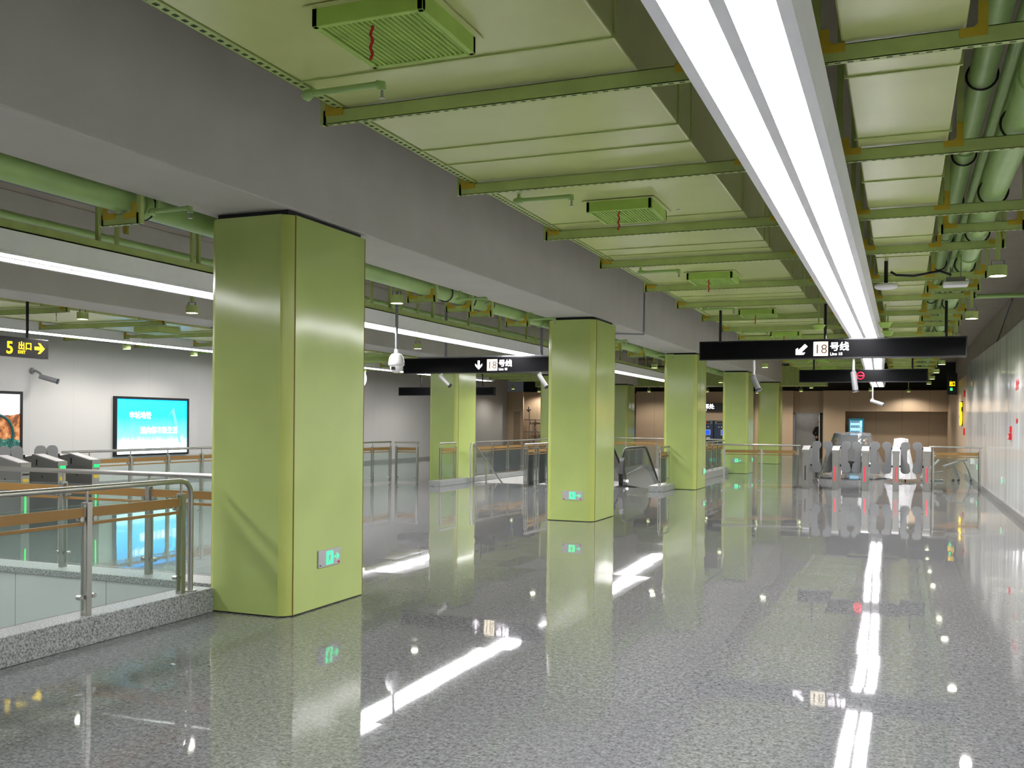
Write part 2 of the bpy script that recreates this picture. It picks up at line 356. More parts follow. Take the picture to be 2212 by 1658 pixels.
# ------------------------------------------------------------------ columns
def column(x0, y0, label, top, sign=None):
    W, L, c = .815, 1.26, .085
    t = thing('column', label, 'column', (x0+W/2, y0+L/2, 0), 0)
    w, l = W/2, L/2
    pan = MB(); g = .006
    pan.box(-w+c, w-c, -l, -l+.05, .01, top).box(-w+c, w-c, l-.05, l, .01, top); pan.build('end_panel', 'col', t)
    MB().box(-w, -w+.05, -l+c, l-c, .01, top).box(w-.05, w, -l+c, l-c, .01, top).build('side_panel', 'col', t)
    for sx in (-1, 1):
        for sy in (-1, 1):
            P = []; K = 6
            for i in range(K+1):     # softly rounded corner trim
                a = PI/2*i/K; q = (1-c/w*(1-math.sin(a)), 1-c/l*(1-math.cos(a)))
                bl = .45; s1 = i/K; fx = 1-(c/w)*(1-s1); fy = 1-(c/l)*s1
                P.append((sx*w*(fx*(1-bl)+q[0]*bl)*.998, sy*l*(fy*(1-bl)+q[1]*bl)*.998))
            P += [(sx*(w-c)*.9, sy*(l-c)*.95)]
            MB().prism(P, 2, .01, top-.003).build('corner_trim', 'coltrim', t)
            MB().box(sx*w-.004 if sx > 0 else -w-.001, w+.001 if sx > 0 else -w+.004, sy*(l-c)-.006, sy*(l-c)+.006, .01, top-.004).build('joint_strip', 'joint', t)
    MB().box(-w+.04, w-.04, -l+.04, l-.04, 0, .012).build('base_plinth', 'recess', t)
    MB().box(-w+.06, w-.06, -l+.06, l-.06, top-.05, 3.30 if top > 3.2 else 3.22).build('top_collar', 'recess', t)
    return t
NM = ['nearest and largest green column with a lit exit plate on its right side', 'second green column along the right row, standing before the down-arrow sign', 'third green column along the right row, just right of the escalator', 'fourth green column along the right row, behind the thin steel railing', 'fifth and farthest green column along the right row']
for k in range(5): column(-5.39, 6.575+8.36*k, NM[k], 3.255)
NL = ['green column behind the down-arrow sign, beside the short kerb railing', 'green column at the left rear, seen just left of the second big column', 'farthest green column of the left row, a sliver beside the second big column']
for k in range(3): column(-11.45, 22.7+8.35*k, NL[k], 3.17)
# exit plates (green running man)
def exit_plate(loc, rz, label):
    t = thing('exit_sign', label, 'exit sign', loc, rz, 'low green exit plates')
    MB().box(-.172, .172, -.012, 0, -.074, .074).build('plate', 'grey', t, bevel=.003)
    MB().box(-.055, .048, -.015, -.012, -.055, .055).build('pictogram_panel', 'pgreen', t)
    f = MB(); y0, y1 = -.018, -.015
    def bar(x0, z0, x1, z1, r):
        dx, dz = x1-x0, z1-z0; L = math.hypot(dx, dz); nx, nz = -dz/L*r, dx/L*r
        f.prism([(x0+nx, z0+nz), (x1+nx, z1+nz), (x1-nx, z1-nz), (x0-nx, z0-nz)], 1, y0, y1)
    f.prism([(-.003+.010*math.cos(a*PI/4), .038+.010*math.sin(a*PI/4)) for a in range(8)], 1, y0, y1)
    bar(-.004, .026, -.010, -.006, .009); bar(-.004, .022, -.026, .010, .004); bar(-.026, .010, -.028, -.006, .004); bar(-.002, .022, .018, .012, .004); bar(.018, .012, .026, .024, .004)
    bar(-.010, -.006, .010, -.022, .006); bar(.010, -.022, .012, -.046, .005); bar(-.012, -.006, -.020, -.028, .006); bar(-.020, -.028, -.038, -.034, .005)
    f.build('running_figure', 'grey', t)
    a = MB(); a.box(.064, .11, y0, y1, -.006, .006); a.prism([(.10, -.026), (.112, -.026), (.142, 0), (.112, .026), (.10, .026), (.122, 0)], 1, y0, y1); a.build('arrow', 'pgreen', t)
    MB().box(-.16, -.135, -.014, -.012, -.06, -.05).build('maker_mark', 'black', t); MB().box(.125, .155, -.014, -.012, -.062, -.045).build('test_button', 'red', t)
    return t
ex0 = exit_plate((-4.573, 7.185, .417), PI/2, 'lit green exit plate low on the right side of the nearest column')
dup(ex0, (-4.925, 14.934, .416), 0, 'lit green exit plate low on the front of the second column')
dup(ex0, (-4.573, 24.25, .405), PI/2, 'lit green exit plate seen edge-on on the right side of the third column')
dup(ex0, (-4.92, 31.654, .42), 0, 'lit green exit plate on the front of the fourth column, seen through the railing glass')
dup(ex0, (-4.573, 32.6, .42), PI/2, 'tiny lit exit plate on the right side of the fourth column')
dup(ex0, (XR-.001, 21.86, .50), -PI/2, 'lit green exit plate low on the white right wall, nearer one')
dup(ex0, (XR-.001, 28.87, .50), -PI/2, 'lit green exit plate low on the white right wall, farther one')
# ------------------------------------------------------------------ linear lights
def light_run(label, path, half, z, hz, lift, lamp='strip'):
    t = thing('linear_light', label, 'ceiling light', (path[0][0], path[0][1], z))
    ox, oy = path[0]
    def sweep(name, x0, x1, z0, z1, mat, fl=0):
        b = MB(); vs = []
        for x, y in path: vs += [(x-ox+x0, y-oy, z0), (x-ox+x1, y-oy, z0), (x-ox+x1+fl, y-oy, z1), (x-ox+x0-fl, y-oy, z1)]
        fs = [(4*i+j, 4*i+(j+1) % 4, 4*i+4+(j+1) % 4, 4*i+4+j) for i in range(len(path)-1) for j in range(4)]
        fs += [(3, 2, 1, 0), tuple(4*(len(path)-1)+j for j in range(4))]
        b.add(vs, fs); return b.build(name, mat, t)
    sweep('housing', -half-.045, half+.045, .012, hz, 'housing', .03)
    sweep('centre_rib', -.026, .026, -.004, .012, 'housing'); sweep('edge_rib', -half-.05, -half, -.006, .012, 'housing'); sweep('edge_rib', half, half+.05, -.006, .012, 'housing')
    sweep('diffuser', -half, -.026, .0, .011, lamp); sweep('diffuser', .026, half, .0, .011, lamp)
    y = 7.5
    while y < path[-1][1]-oy:
        MB().cyl((path_x(path, y+oy)-ox, y, hz), (path_x(path, y+oy)-ox, y, lift-.003), .008, 6).build('suspension_rod', 'conduit', t); y += 4.0
def path_x(path, y):
    for (x0, y0), (x1, y1) in zip(path[:-1], path[1:]):
        if y0 <= y <= y1: return x0+(x1-x0)*(y-y0)/(y1-y0)
    return path[-1][0]
light_run('long twin-strip light running overhead down the right aisle', [(-.608, -3), (-.60, 14), (-.585, 21), (-.68, 26), (-.80, 32), (-.86, 39.5)], .19, 3.05, .17, HC-3.05)
light_run('long twin-strip light over the stairwell, between the two grey beams', [(-7.68, -3), (-7.68, 34)], .19, 3.07, .20, .216)
light_run('long strip light nearest the white left wall', [(-15.45, -3), (-15.45, 36)], .19, 3.22, .18, HC-3.22, 'strip_dim')
# ------------------------------------------------------------------ ducts
def duct(label, x0, x1, y0, y1, z0, z1, seams, strip=True, yaw=0):
    t = thing('air_duct', label, 'air duct', ((x0+x1)/2, y0, z0)); h = (x1-x0)/2; L = y1-y0
    MB().box(-h, h, 0, L, 0, z1-z0).build('duct_body', 'duct', t, bevel=.01)
    for s in seams:
        if y0 < s < y1:
            m = MB().box(-h-.012, h+.012, s-y0-.007, s-y0+.007, -.009, z1-z0+.01); m.build('flange', 'green', t)
    if strip:
        m = MB(); m.box(-h-.07, -h-.005, 0, L, -.004, .004); m.box(-h-.072, -h-.066, 0, L, -.004, .05)
        y = .03
        while y < min(L, 20): m.box(-h-.05, -h-.026, y, y+.03, -.0055, -.004, 1); y += .065
        m.build('slotted_angle', ['green', 'slot'], t)
    return t
sm = []
for k in range(-1, 10): sm += [4.62+4.18*k, 6.10+4.18*k, 6.5+4.18*k]
duct('wide pale green duct over the right aisle, between the beam and the long light', -3.15, -1.34, -4, 40, 3.496, 4.05, sm)
b_ = duct('narrow pale green duct just right of the long light', -.30, .265, -4, 40, 3.496, 3.8, [5.6+1.23*k for k in range(-7, 26)], False)
duct('wide pale green duct over the left bay, beside the exit sign', -14.5, -12.55, -4, 40, 3.34, 3.9, [3+2.1*k for k in range(16)])
duct('pale green duct tight against the white left wall', -17.1, -16.2, -4, 36, 3.4, 3.8, [2+2.1*k for k in range(15)], False)
t = thing('air_duct', 'olive green duct crossing the hall above the far taupe wall', 'air duct', (-9.3, 43, 3.25))
MB().box(-6.8, 6.3, 0, 1.2, 0, .85).build('duct_body', 'green', t, bevel=.01)
for x in (-5, -3, -1, 1, 3, 5): MB().box(x-.012, x+.012, -.02, 1.22, -.02, .87).build('flange', 'green', t)
for x in (-4.5, -1.5, 1.5, 4.5): MB().box(x-.02, x+.02, .5, .54, .85, HC-3.25-.002).build('drop_strut', 'green', t)
# ------------------------------------------------------------------ trapeze hangers
def hanger(x0, x1, y, z, label, group, top=HC, br=(0, 1), extra=()):
    t = thing('pipe_hanger', label, 'pipe hanger', ((x0+x1)/2, y, z), 0, group); h = (x1-x0)/2
    m = MB(); m.box(-h, h, -.02, -.017, 0, .085).box(-h, h, -.02, .02, .0, .004).box(-h, h, -.02, .02, .081, .085)
    x = -h+.03
    while x < h-.05: m.box(x, x+.028, -.006, .006, -.001, 0, 1); x += .06
    m.build('crossbar', ['green', 'slot'], t)
    for s in (-1, 1):
        r = MB(); r.box(s*h-.02, s*h+.02, -.02, .02, 0, top-z); r.build('drop_strut', 'green', t)
        k = MB(); xx = s*(h-.02)
        k.prism([(xx, .045), (xx-s*.12, .045), (xx-s*.12, .088), (xx-s*.062, .088), (xx-s*.043, .107), (xx-s*.043, .165), (xx, .165)], 1, -.028, -.0215)
        k.box(min(xx, xx-s*.12), max(xx, xx-s*.12), -.028, .02, .087, .09); k.build('corner_bracket', 'ochre', t)
    for ex in extra:
        MB().box(ex-(x0+x1)/2-.02, ex-(x0+x1)/2+.02, -.02, .02, .085, top-z).build('drop_strut', 'green', t)
        e = ex-(x0+x1)/2
        MB().prism([(e-.021, .04), (e-.10, .04), (e-.10, .083), (e-.04, .083), (e-.021, .1), (e-.021, .2), (e+.021, .2), (e+.021, .04)], 1, -.028, -.0215).build('corner_bracket', 'ochre', t)
    return t
HY = [5.10, 7.06, 9.09, 10.96, 13.12, 15.15, 17.2, 19.25, 21.3, 23.35, 25.4, 27.5, 29.6, 31.7, 33.8, 35.9, 38]
for i, y in enumerate(HY):
    hanger(-3.30, -.99, y, 3.40, ORD[i]+' nearest green crossbar under the wide duct left of the long aisle light', 'hangers under the wide duct', 3.88)
    hanger(-.42, 1.45 if i < 3 else .935, y, 3.40, ORD[i]+' nearest green crossbar right of the long aisle light, under the narrow duct and pipes', 'hangers right of the light', HC, extra=(.335,))
for i, (x0, x1, y) in enumerate(((.32, 1.02, 9.99), (.29, .93, 14.3), (.29, .93, 18.2), (.29, .93, 22.3))):
    hanger(x0, x1, y, 3.40, ORD[i]+' nearest short green crossbar under the round pipes only, right of the narrow duct', 'short hangers under the round pipes')
for i in range(14):
    hanger(-15.1, -12.15, 9.4+2.15*i, 3.245, ORD[i]+' nearest green crossbar over the left bay, between the left beam and the white wall', 'hangers in the left bay')
    if i < 12: hanger(-17.3, -15.9, 9.9+2.15*i, 3.3, ORD[i]+' nearest short green crossbar over the left bay tight to the white wall', 'wall side hangers')
for i, (x0, x1, y) in enumerate(((-5.81, -5.44, 5.86), (-5.82, -5.44, 8.9), (-5.83, -5.44, 10.95), (-5.82, -5.44, 12.05), (-5.80, -5.44, 12.75), (-5.81, -5.44, 14.2), (-5.81, -5.44, 17.5), (-5.81, -5.44, 19.6), (-5.81, -5.44, 21.6), (-5.81, -5.44, 25.0), (-5.81, -5.44, 28.0))):
    hanger(x0, x1, y, 3.09, ORD[i]+' nearest U-shaped green cradle holding the thick pipe beside the grey beam', 'cradles on the thick pipe', 3.60)
# ------------------------------------------------------------------ vents with ribbons
def vent(y, label, rl, i):
    t = thing('air_vent', label, 'air vent', (-2.25, y+.285, 3.40), 0, 'vents under the wide duct')
    m = MB(); H = .285; 
    m.box(-H, H, -H, -H+.03, 0, .09).box(-H, H, H-.03, H, 0, .09).box(-H, -H+.03, -H, H, 0, .09).box(H-.03, H, -H, H, 0, .09)
    m.build('vent_frame', 'lime', t, bevel=.004)
    m = MB(); k = -H+.05
    while k < H-.03: m.prism([(k, .003), (k+.009, .003), (k+.015, .03), (k+.006, .03)], 1, -H+.03, H-.03); k += .0265
    m.build('grille', 'lime', t)
    MB().box(-H+.03, H-.03, -H+.03, H-.03, .075, .085).build('backing', 'slot', t)
    MB().box(-H-.03, H+.03, -H-.03, H+.03, .083, .09).build('flange', 'duct', t)
    r = MB(); pts = []
    for j in range(14): pts.append((math.sin(j*1.3+i)*.006, -.2, -j*.0125+.01))
    for a, c in zip(pts[:-1], pts[1:]): r.add([(a[0]-.007, a[1], a[2]), (a[0]+.007, a[1]+.003, a[2]), (c[0]+.007, c[1]+.003, c[2]), (c[0]-.007, c[1], c[2]), (a[0]-.007, a[1]+.002, a[2]), (a[0]+.007, a[1]+.005, a[2]), (c[0]+.007, c[1]+.005, c[2]), (c[0]-.007, c[1]+.002, c[2])],
                                             [(0, 1, 2, 3), (7, 6, 5, 4), (0, 3, 7, 4), (1, 5, 6, 2)])
    tag(r.build('ribbon', 'red', loc=(-2.27, y+.285, 3.40)), rl, 'ribbon', 'ribbons on the vents')
for i in range(8):
    vent(3.80+4.18*i, ORD[i]+' nearest square lime vent on the underside of the wide duct', 'thin red ribbon hanging from the '+ORD[i]+' nearest square lime vent', i)
t = thing('stencil_lettering', 'faint white stencilled lettering on the wide duct beside the second square vent', 'lettering', (-2.45, 8.50, 3.4945))
text('lettering', '▸ 送 风 口 ◂', .125, 'grey', t, (0, .10, 0), 'down', .001, .0008)
for i in range(4):
    t = thing('air_vent', ORD[i]+' nearest square green vent box under the left bay duct', 'air vent', (-13.3, 14.8+4.2*i, 3.136), 0, 'vent boxes in the left bay')
    MB().box(-.3, .3, -.3, .3, .1, .2).build('vent_frame', 'green', t); m = MB()
    for j in range(12): m.box(-.27+j*.047, -.25+j*.047, -.27, .27, .085, .1)
    m.build('grille', 'green', t)
# ------------------------------------------------------------------ pipes
def pipe(label, x, z, r, y0, y1, mat='pipe', every=2.0, name='water_pipe', cat='pipe', clamps=()):
    t = thing(name, label, cat, (x, y0, z)); L = y1-y0
    MB().cyl((0, 0, 0), (0, L, 0), r, 24).build('pipe_body', mat, t)
    y = .9
    k = 0
    while y < L and k < 30:
        MB().cyl((0, y, 0), (0, y+.07 if r > .06 else y+.03, 0), r*1.13, 20).build('coupling', mat, t); y += every; k += 1
    for c in clamps:
        m = MB(); ring = [(math.cos(a)*(r+.012), c-y0, math.sin(a)*(r+.012)) for a in [i*2*PI/20 for i in range(21)]]
        m.tube(ring, .008, 6); m.build('pipe_clamp', 'rubber', t)
    return t
pipe('thick round green pipe resting on the hangers right of the narrow duct', .70, 3.60, .105, -4, 40, every=3.1, clamps=[y+.12 for y in HY])
pipe('dark green pipe above and left of the thick right-hand pipe', .47, 3.93, .085, -4, 40, every=4, clamps=[y+.1 for y in HY[:8]])
pipe('dark green pipe high above the thick right-hand pipe', .76, 4.12, .075, -4, 40, every=5)
pipe('thin green pipe beside the dark green pipes at the upper right', .635, 3.98, .04, -4, 40, every=3)
pipe('thick round green pipe running along the left foot of the right grey beam', -5.62, 3.285, .098, -4, 36, every=3.04, clamps=(6.1, 9.2, 11.6, 12.35, 13.0, 16.3, 18))
pipe('thin green pipe high over the stairwell bay', -9.48, 3.9, .045, -4, 30, every=3.2)
t = thing('cable_tray', 'flat green cable tray riding on top of the stairwell light', 'cable tray', (-7.6, -3, 3.285))
MB().box(-.16, .16, 0, 37, 0, .006).box(-.16, -.154, 0, 37, 0, .075).box(.154, .16, 0, 37, 0, .075).build('tray_body', 'green', t)
for k in range(22):
    y = 7.5+1.5*k
    MB().box(.06, .10, y, y+.04, .006, HC-3.285-.002).build('drop_strut', 'green', t)
for i, (x, y, z0) in enumerate(((-7.9, 8.3, 3.6), (-9.0, 9.3, 3.5), (-9.2, 10.9, 3.55), (-8.9, 11.4, 3.4), (-9.3, 13.2, 3.5), (-8.6, 14.8, 3.4), (-9.1, 16.8, 3.4))):
    t = thing('ceiling_strut', ORD[i]+' nearest loose green strut dropping from the slab over the stairwell bay', 'ceiling strut', (x, y, z0), 0, 'loose struts over the stairwell')
    MB().box(-.02, .02, -.02, .02, 0, HC-z0).build('strut_body', 'green', t)
    MB().box(-.026, .026, -.026, -.02, .02, .12).build('end_bracket', 'ochre', t)
def conduit(label, pts, r=.012, mat='conduit', name='conduit'):
    o = tag(MB().tube(pts, r, 8).build(name, mat), label, 'conduit'); return o
conduit('long thin grey conduit under the slab of the stairwell bay', [(-10.1, -3, 4.44), (-10.1, 34, 4.44)], .015)
conduit('grey conduit bending down the plaster above the far end of the white right wall', [(2.22, 24, 4.4), (2.22, 24.5, 4.35), (2.22, 27.6, 3.75), (2.22, 27.9, 3.6), (2.22, 27.9, 3.45)], .018)
conduit('black cable running along the upper right plaster', [(2.2, 8.5, 4.35), (2.2, 10.5, 4.2), (2.2, 12, 4.24), (2.2, 16, 3.75)], .014, 'rubber', 'cable')
conduit('grey conduit on the upper right plaster behind the round downlight', [(2.2, 12.5, 4.3), (2.2, 17, 4.18), (2.2, 19.5, 4.0)], .014)
conduit('thin green branch pipe crossing to the upper right plaster', [(.95, 16.2, 3.55), (2.22, 16.2, 3.55)], .035, 'pipe', 'branch_pipe')
conduit('thin grey conduit and drop on the right grey beam past the second column', [(-4.572, 18.1, 4.4), (-4.572, 18.1, 3.36), (-4.575, 18.1, 3.28), (-5.2, 17.7, 3.28)], .014)
conduit('dark vertical conduit on the left grey beam', [(-10.595, 13.9, 4.45), (-10.595, 13.9, 3.24), (-10.595, 13.9, 3.195), (-11.3, 13.9, 3.195)], .018)
conduit('black flexible cable drooping between the two white ceiling boxes', [(-.14, 12.05, 3.37), (-.08, 12.05, 3.33), (.1, 12.05, 3.31), (.38, 12.1, 3.36), (.5, 12.15, 3.32)], .014, 'rubber', 'cable')
conduit('thin green pipe climbing the wide duct edge near the second vent', [(-3.3, 8, 3.62), (-3.3, 10, 3.62)], .02, 'pipe', 'branch_pipe')
# sprinkler arms
def sprinkler(x, y, z, L, label, drop=.3):
    t = thing('sprinkler', label, 'sprinkler', (x, y, z), 0, 'side arm sprinklers')
    MB().tube([(-.03, .09, drop), (-.03, .085, .04), (-.03, .05, .005), (-.02, .015, 0), (.02, 0, 0), (L, 0, 0)], .017, 10).build('arm_pipe', 'pipe', t)
    MB().tube([(-.03, .05, .0), (-.03, .015, 0), (-.01, 0, 0), (.03, 0, 0)], .025, 10).build('elbow', 'pipe', t); MB().tube([(L-.03, 0, 0), (L, 0, -.004), (L, 0, -.035)], .023, 10).build('elbow', 'pipe', t)
    MB().cyl((L, 0, -.035), (L, 0, -.075), .008, 8).cyl((L, 0, -.075), (L, 0, -.079), .018, 12).build('sprinkler_head', 'steel', t)
    return t
for i, (x, y, z, L, d) in enumerate(((-3.10, 4.62, 3.42, .47, .06), (-2.95, 7.45, 3.42, .46, .07), (-2.95, 11.5, 3.42, .46, .07), (-2.95, 15.6, 3.42, .46, .07), (-2.95, 19.7, 3.42, .46, .07), (-5.40, 5.95, 3.20, .36, .1), (-5.35, 11.45, 3.18, .38, .12), (-5.35, 14.1, 3.19, .38, .11), (-5.35, 18.3, 3.19, .38, .11), (-5.35, 22.4, 3.19, .38, .11), (-5.35, 30.7, 3.19, .38, .11))):
    L_ = ORD[i] if i < 5 else ORD[i-5]
    sprinkler(x, y, z, L, (L_+' nearest green sprinkler arm crossing the left edge of the wide duct') if i < 5 else (L_+' nearest green sprinkler arm under the right grey beam'), d)
for i, (x, y) in enumerate(((-13.2, 12.3), (-12.9, 16.1), (-13.6, 18.6), (-12.9, 14.9))):
    t = thing('sprinkler', ORD[i]+' nearest small pendent sprinkler under the left bay duct', 'sprinkler', (x, y, 3.2), 0, 'pendent sprinklers in the left bay')
    MB().cyl((0, 0, .1), (0, 0, .15), .01, 8).cyl((0, 0, .02), (0, 0, .1), .006, 8).cyl((0, 0, .015), (0, 0, .02), .016, 10).build('sprinkler_head', 'steel', t)
# ------------------------------------------------------------------ downlights
def downlight(x, y, z, label, top, group):
    t = thing('downlight', label, 'ceiling light', (x, y, z), 0, group)
    m = MB(); N = 24
    for r, a, c in ((.085, 0, .10), (.078, 0, .10)): m.cyl((0, 0, a), (0, 0, c), r, N, cap=False)
    m.cyl((0, 0, .10), (0, 0, .105), .085, N); m.build('lamp_drum', 'green', t)
    MB().cyl((0, 0, .012), (0, 0, .02), .076, N).build('lens', 'spot', t)
    MB().box(-.06, -.055, -.01, .01, .1, .15).box(.055, .06, -.01, .01, .1, .15).box(-.06, .06, -.01, .01, .15, .155).build('bracket', 'steeld', t)
    MB().box(-.02, .02, -.02, .02, .155, top-z-.002).build('hanger_bar', 'green', t)
    ld = bpy.data.lights.get('downlight_lamp') or bpy.data.lights.new('downlight_lamp', 'SPOT')
    ld.energy = LAMP; ld.spot_size = 2.7; ld.spot_blend = .5; ld.shadow_soft_size = .07; ld.color = (1, .93, .84)
    lo = bpy.data.objects.new('lamp', ld); COL.objects.link(lo); lo.parent = t; lo.location = (0, 0, .004)
    return t
i = 0
for y in (10.84, 15.05, 19.1, 23.1, 26.1, 30.2, 34.3, 38.5):
    downlight(.872 if y < 12 else .89, y, 3.10, ORD[i]+' nearest round green downlight beside the pipes near the right wall', HC, 'right wall downlights'); i += 1
for k, (x, y) in enumerate(((-9.4, 11.15), (-9.4, 18.1), (-9.4, 25.1), (-9.4, 32))): downlight(x, y, 3.10, ORD[k]+' nearest round green downlight at the left side of the stairwell bay', HC, 'stairwell left downlights')
for k, (x, y) in enumerate(((-6.03, 11.02), (-6.3, 19.0), (-6.3, 26.1), (-6.2, 36), (-7.5, 39.5), (-5.9, 43.6))): downlight(x, y, 2.95 if y > 43 else 3.10, ORD[k]+' nearest round green downlight at the right side of the stairwell bay', HC if y < 43 else 3.25, 'stairwell right downlights')
for k, (x, y) in enumerate(((-11.8, 11.5), (-12.45, 9.2), (-15.95, 16.8), (-15.95, 19.0), (-15.95, 27), (-15.98, 33), (-16.9, 42.2))): downlight(x, y, 3.12, ORD[k]+' nearest round downlight over the left bay near the white wall', HC, 'left bay downlights')
for k, (x, y) in enumerate(((-3.4, 26.5), (-3.5, 41.9), (-1.3, 45.6), (.25, 47.1), (-4.3, 46.2), (-6.2, 46.0), (-8.6, 46.3), (-11.4, 46.2), (-16.9, 45.7))): downlight(x, y, 3.10, ORD[k]+' nearest round downlight above the gates and the far taupe wall', HC, 'far downlights')
# ------------------------------------------------------------------ hanging signs
def sign_box(name, label, loc, W, H, D, rods, top=HC, rodmat='black', rodtop=None, rz=0):
    t = thing(name, label, 'sign', loc, rz)
    MB().box(-W/2, W/2, -D/2, D/2, 0, H).build('sign_case', 'black', t, bevel=.006)
    MB().box(-W/2+.02, W/2-.02, -D/2-.003, -D/2, .02, H-.02).build('sign_face', 'signface', t)
    for x in rods: MB().cyl((x, 0, H), (x, 0, (rodtop or {}).get(x, HC-.002)-loc[2]), .022 if rodmat == 'black' else .03, 12).build('hanging_rod', rodmat, t)
    return t
def line18(t, x, D, H, arrow, sc=1.0):
    y = -D/2-.004
    a = MB()
    if arrow == 'SW':
        pts = [(-.085, -.085), (.02, -.085), (-.005, -.052), (-.03, -.052), (.085, .06), (.06, .085), (-.052, -.028), (-.052, .0), (-.085, .025)]
        pts = [(-.09, -.09), (.03, -.09), (.055, -.055), (-.005, -.055), (.09, .04), (.05, .08), (-.055, -.02), (-.055, .02), (-.09, .0)]
    else:
        pts = [(0, -.09), (.075, -.01), (.075, .03), (.022, -.022), (.022, .09), (-.022, .09), (-.022, -.022), (-.075, .03), (-.075, -.01)]
    a.prism([(x-.30*sc+px*sc, H/2+pz*sc) for px, pz in pts], 1, y-.003, y); a.build('arrow', 'screenw', t)
    MB().box(x-.12*sc, x+.10*sc, y-.002, y, H/2-.112*sc, H/2+.112*sc).build('number_tile', 'cream', t)
    text('numeral', '18', .205*sc, 'brownink', t, (x-.01*sc, y-.003, H/2-.073*sc), '-Y', 0, .001, 'CENTER')
    text('lettering', '号线', .145*sc, 'screenw', t, (x+.125*sc, y-.001, H/2-.022*sc), '-Y', .0022)
    text('lettering', 'Line 18', .062*sc, 'screenw', t, (x+.13*sc, y-.001, H/2-.105*sc), '-Y', .0008)
s1 = sign_box('line_sign', 'long black sign with down-left arrow and cream 18 tile over the right aisle', (-1.115, 16.15, 2.64), 4.02, .31, .16, (-1.68, -.03, 1.72), rodtop={-1.68: 3.485, 1.72: 3.495})
line18(s1, -.08, .16, .31, 'SW')
s2 = sign_box('no_entry_sign', 'black hanging sign with a red no-entry ring above the ticket gates', (-.93, 25.6, 2.655), 3.0, .32, .16, (-1.15, 1.15), rodtop={-1.15: 3.485, 1.15: 3.485})
m = MB(); ring = [(-.04+math.cos(a)*.085, -.088, .16+math.sin(a)*.085) for a in [q*2*PI/28 for q in range(29)]]
m.tube(ring, .013, 6); m.box(-.115, .035, -.095, -.083, .148, .172); m.build('no_entry_ring', 'redsign', s2)
s3 = sign_box('line_sign', 'long black sign with straight down arrow and cream 18 tile, left of second column', (-8.30, 19.2, 2.635), 3.98, .34, .16, (-.98, 1.25), rodmat='conduit')
line18(s3, .17, .16, .34, 'S', 1.08)
MB().box(-1.6, 2.0, -.10, .10, .34, .365).build('top_rail', 'conduit', s3)
s4 = sign_box('blank_sign', 'blank black hanging sign far off over the left bay, half behind a column', (-15.05, 31.2, 2.50), 3.75, .30, .16, (-1.0, 1.4), rodtop={1.4: 3.335})
# exit sign, facing the aisle
t = thing('exit_direction_sign', 'black hanging sign with yellow 5, EXIT and arrow at the left edge', 'sign', (-12.2, 9.9, 2.485))
MB().box(-.07, .07, -1.26, 1.26, 0, .29).build('sign_case', 'black', t, bevel=.006)
for y in (.93, -.9): MB().cyl((0, y, .29), (0, y, HC-2.485), .022, 12).build('hanging_rod', 'black', t)
text('numeral', '5', .25, 'yellow', t, (.071, .50, .045), '+X', .005)
text('lettering', '出口', .125, 'yellow', t, (.071, .705, .125), '+X', .0022)
text('lettering', 'EXIT', .065, 'yellow', t, (.071, .705, .055), '+X', .001)
a = MB(); a.prism([(1.0, .125), (1.11, .125), (1.06, .07), (1.10, .07), (1.185, .15), (1.10, .23), (1.06, .23), (1.11, .175), (1.0, .175)], 0, .071, .075); a.build('arrow', 'yellow', t)
# ticket office sign
t = thing('ticket_office_sign', 'small black sign with white lettering above the ticket machines', 'sign', (-8.75, 48.2, 2.2))
MB().box(-.75, .75, -.06, .08, 0, .40).build('sign_case', 'black', t)
text('lettering', '售票处', .26, 'screenw', t, (-.62, -.064, .14), '-Y', .006)
text('lettering', 'Tickets', .08, 'screenw', t, (-.45, -.064, .04), '-Y', .002)
# exit 5 marker and side sign on the right far wall
t = thing('exit_number_sign', 'tall yellow lit 5 standing out from the far right wall', 'sign', (1.90, 36.6, 1.64))
MB().box(-.03, .03, -.16, .16, -.03, .80).build('backing', 'black', t)
text('numeral', '5', 1.05, 'yellow', t, (-.04, .20, 0.01), '-X', .03, .03)
t = thing('exit_box_sign', 'black box sign with yellow exit lettering high at the far right corner', 'sign', (1.74, 39.6, 2.75))
MB().box(-.2, .14, -.1, .1, 0, .8).build('sign_case', 'black', t)
text('lettering', '出口', .2, 'yellow', t, (-.03, -.105, .33), '-Y', .006, .003, 'CENTER', .5)
MB().box(-.1, -.02, -.104, -.1, .15, .25).build('exit_mark', 'pgreen', t)
# clock
t = thing('hanging_clock', 'round white hanging clock peeking out behind the nearest column', 'clock', (-14.15, 23.7, 2.76), math.radians(-12))
MB().cyl((0, -.05, 0), (0, .05, 0), .25, 32).build('clock_case', 'clockface', t, bevel=.008)
MB().cyl((0, -.056, 0), (0, -.05, 0), .225, 32).build('dial', 'clockface', t)
m = MB()
for k in range(12):
    a = k*PI/6; m.cyl((math.sin(a)*.19, -.06, math.cos(a)*.19), (math.sin(a)*.19, -.056, math.cos(a)*.19), .01, 6)
m.build('hour_marks', 'black', t); MB().box(-.006, .006, -.062, -.058, -.02, .13).box(-.02, .16, -.064, -.06, -.006, .006).build('hands', 'black', t)
MB().cyl((0, 0, .24), (0, 0, .575), .02, 10).build('hanging_rod', 'conduit', t)
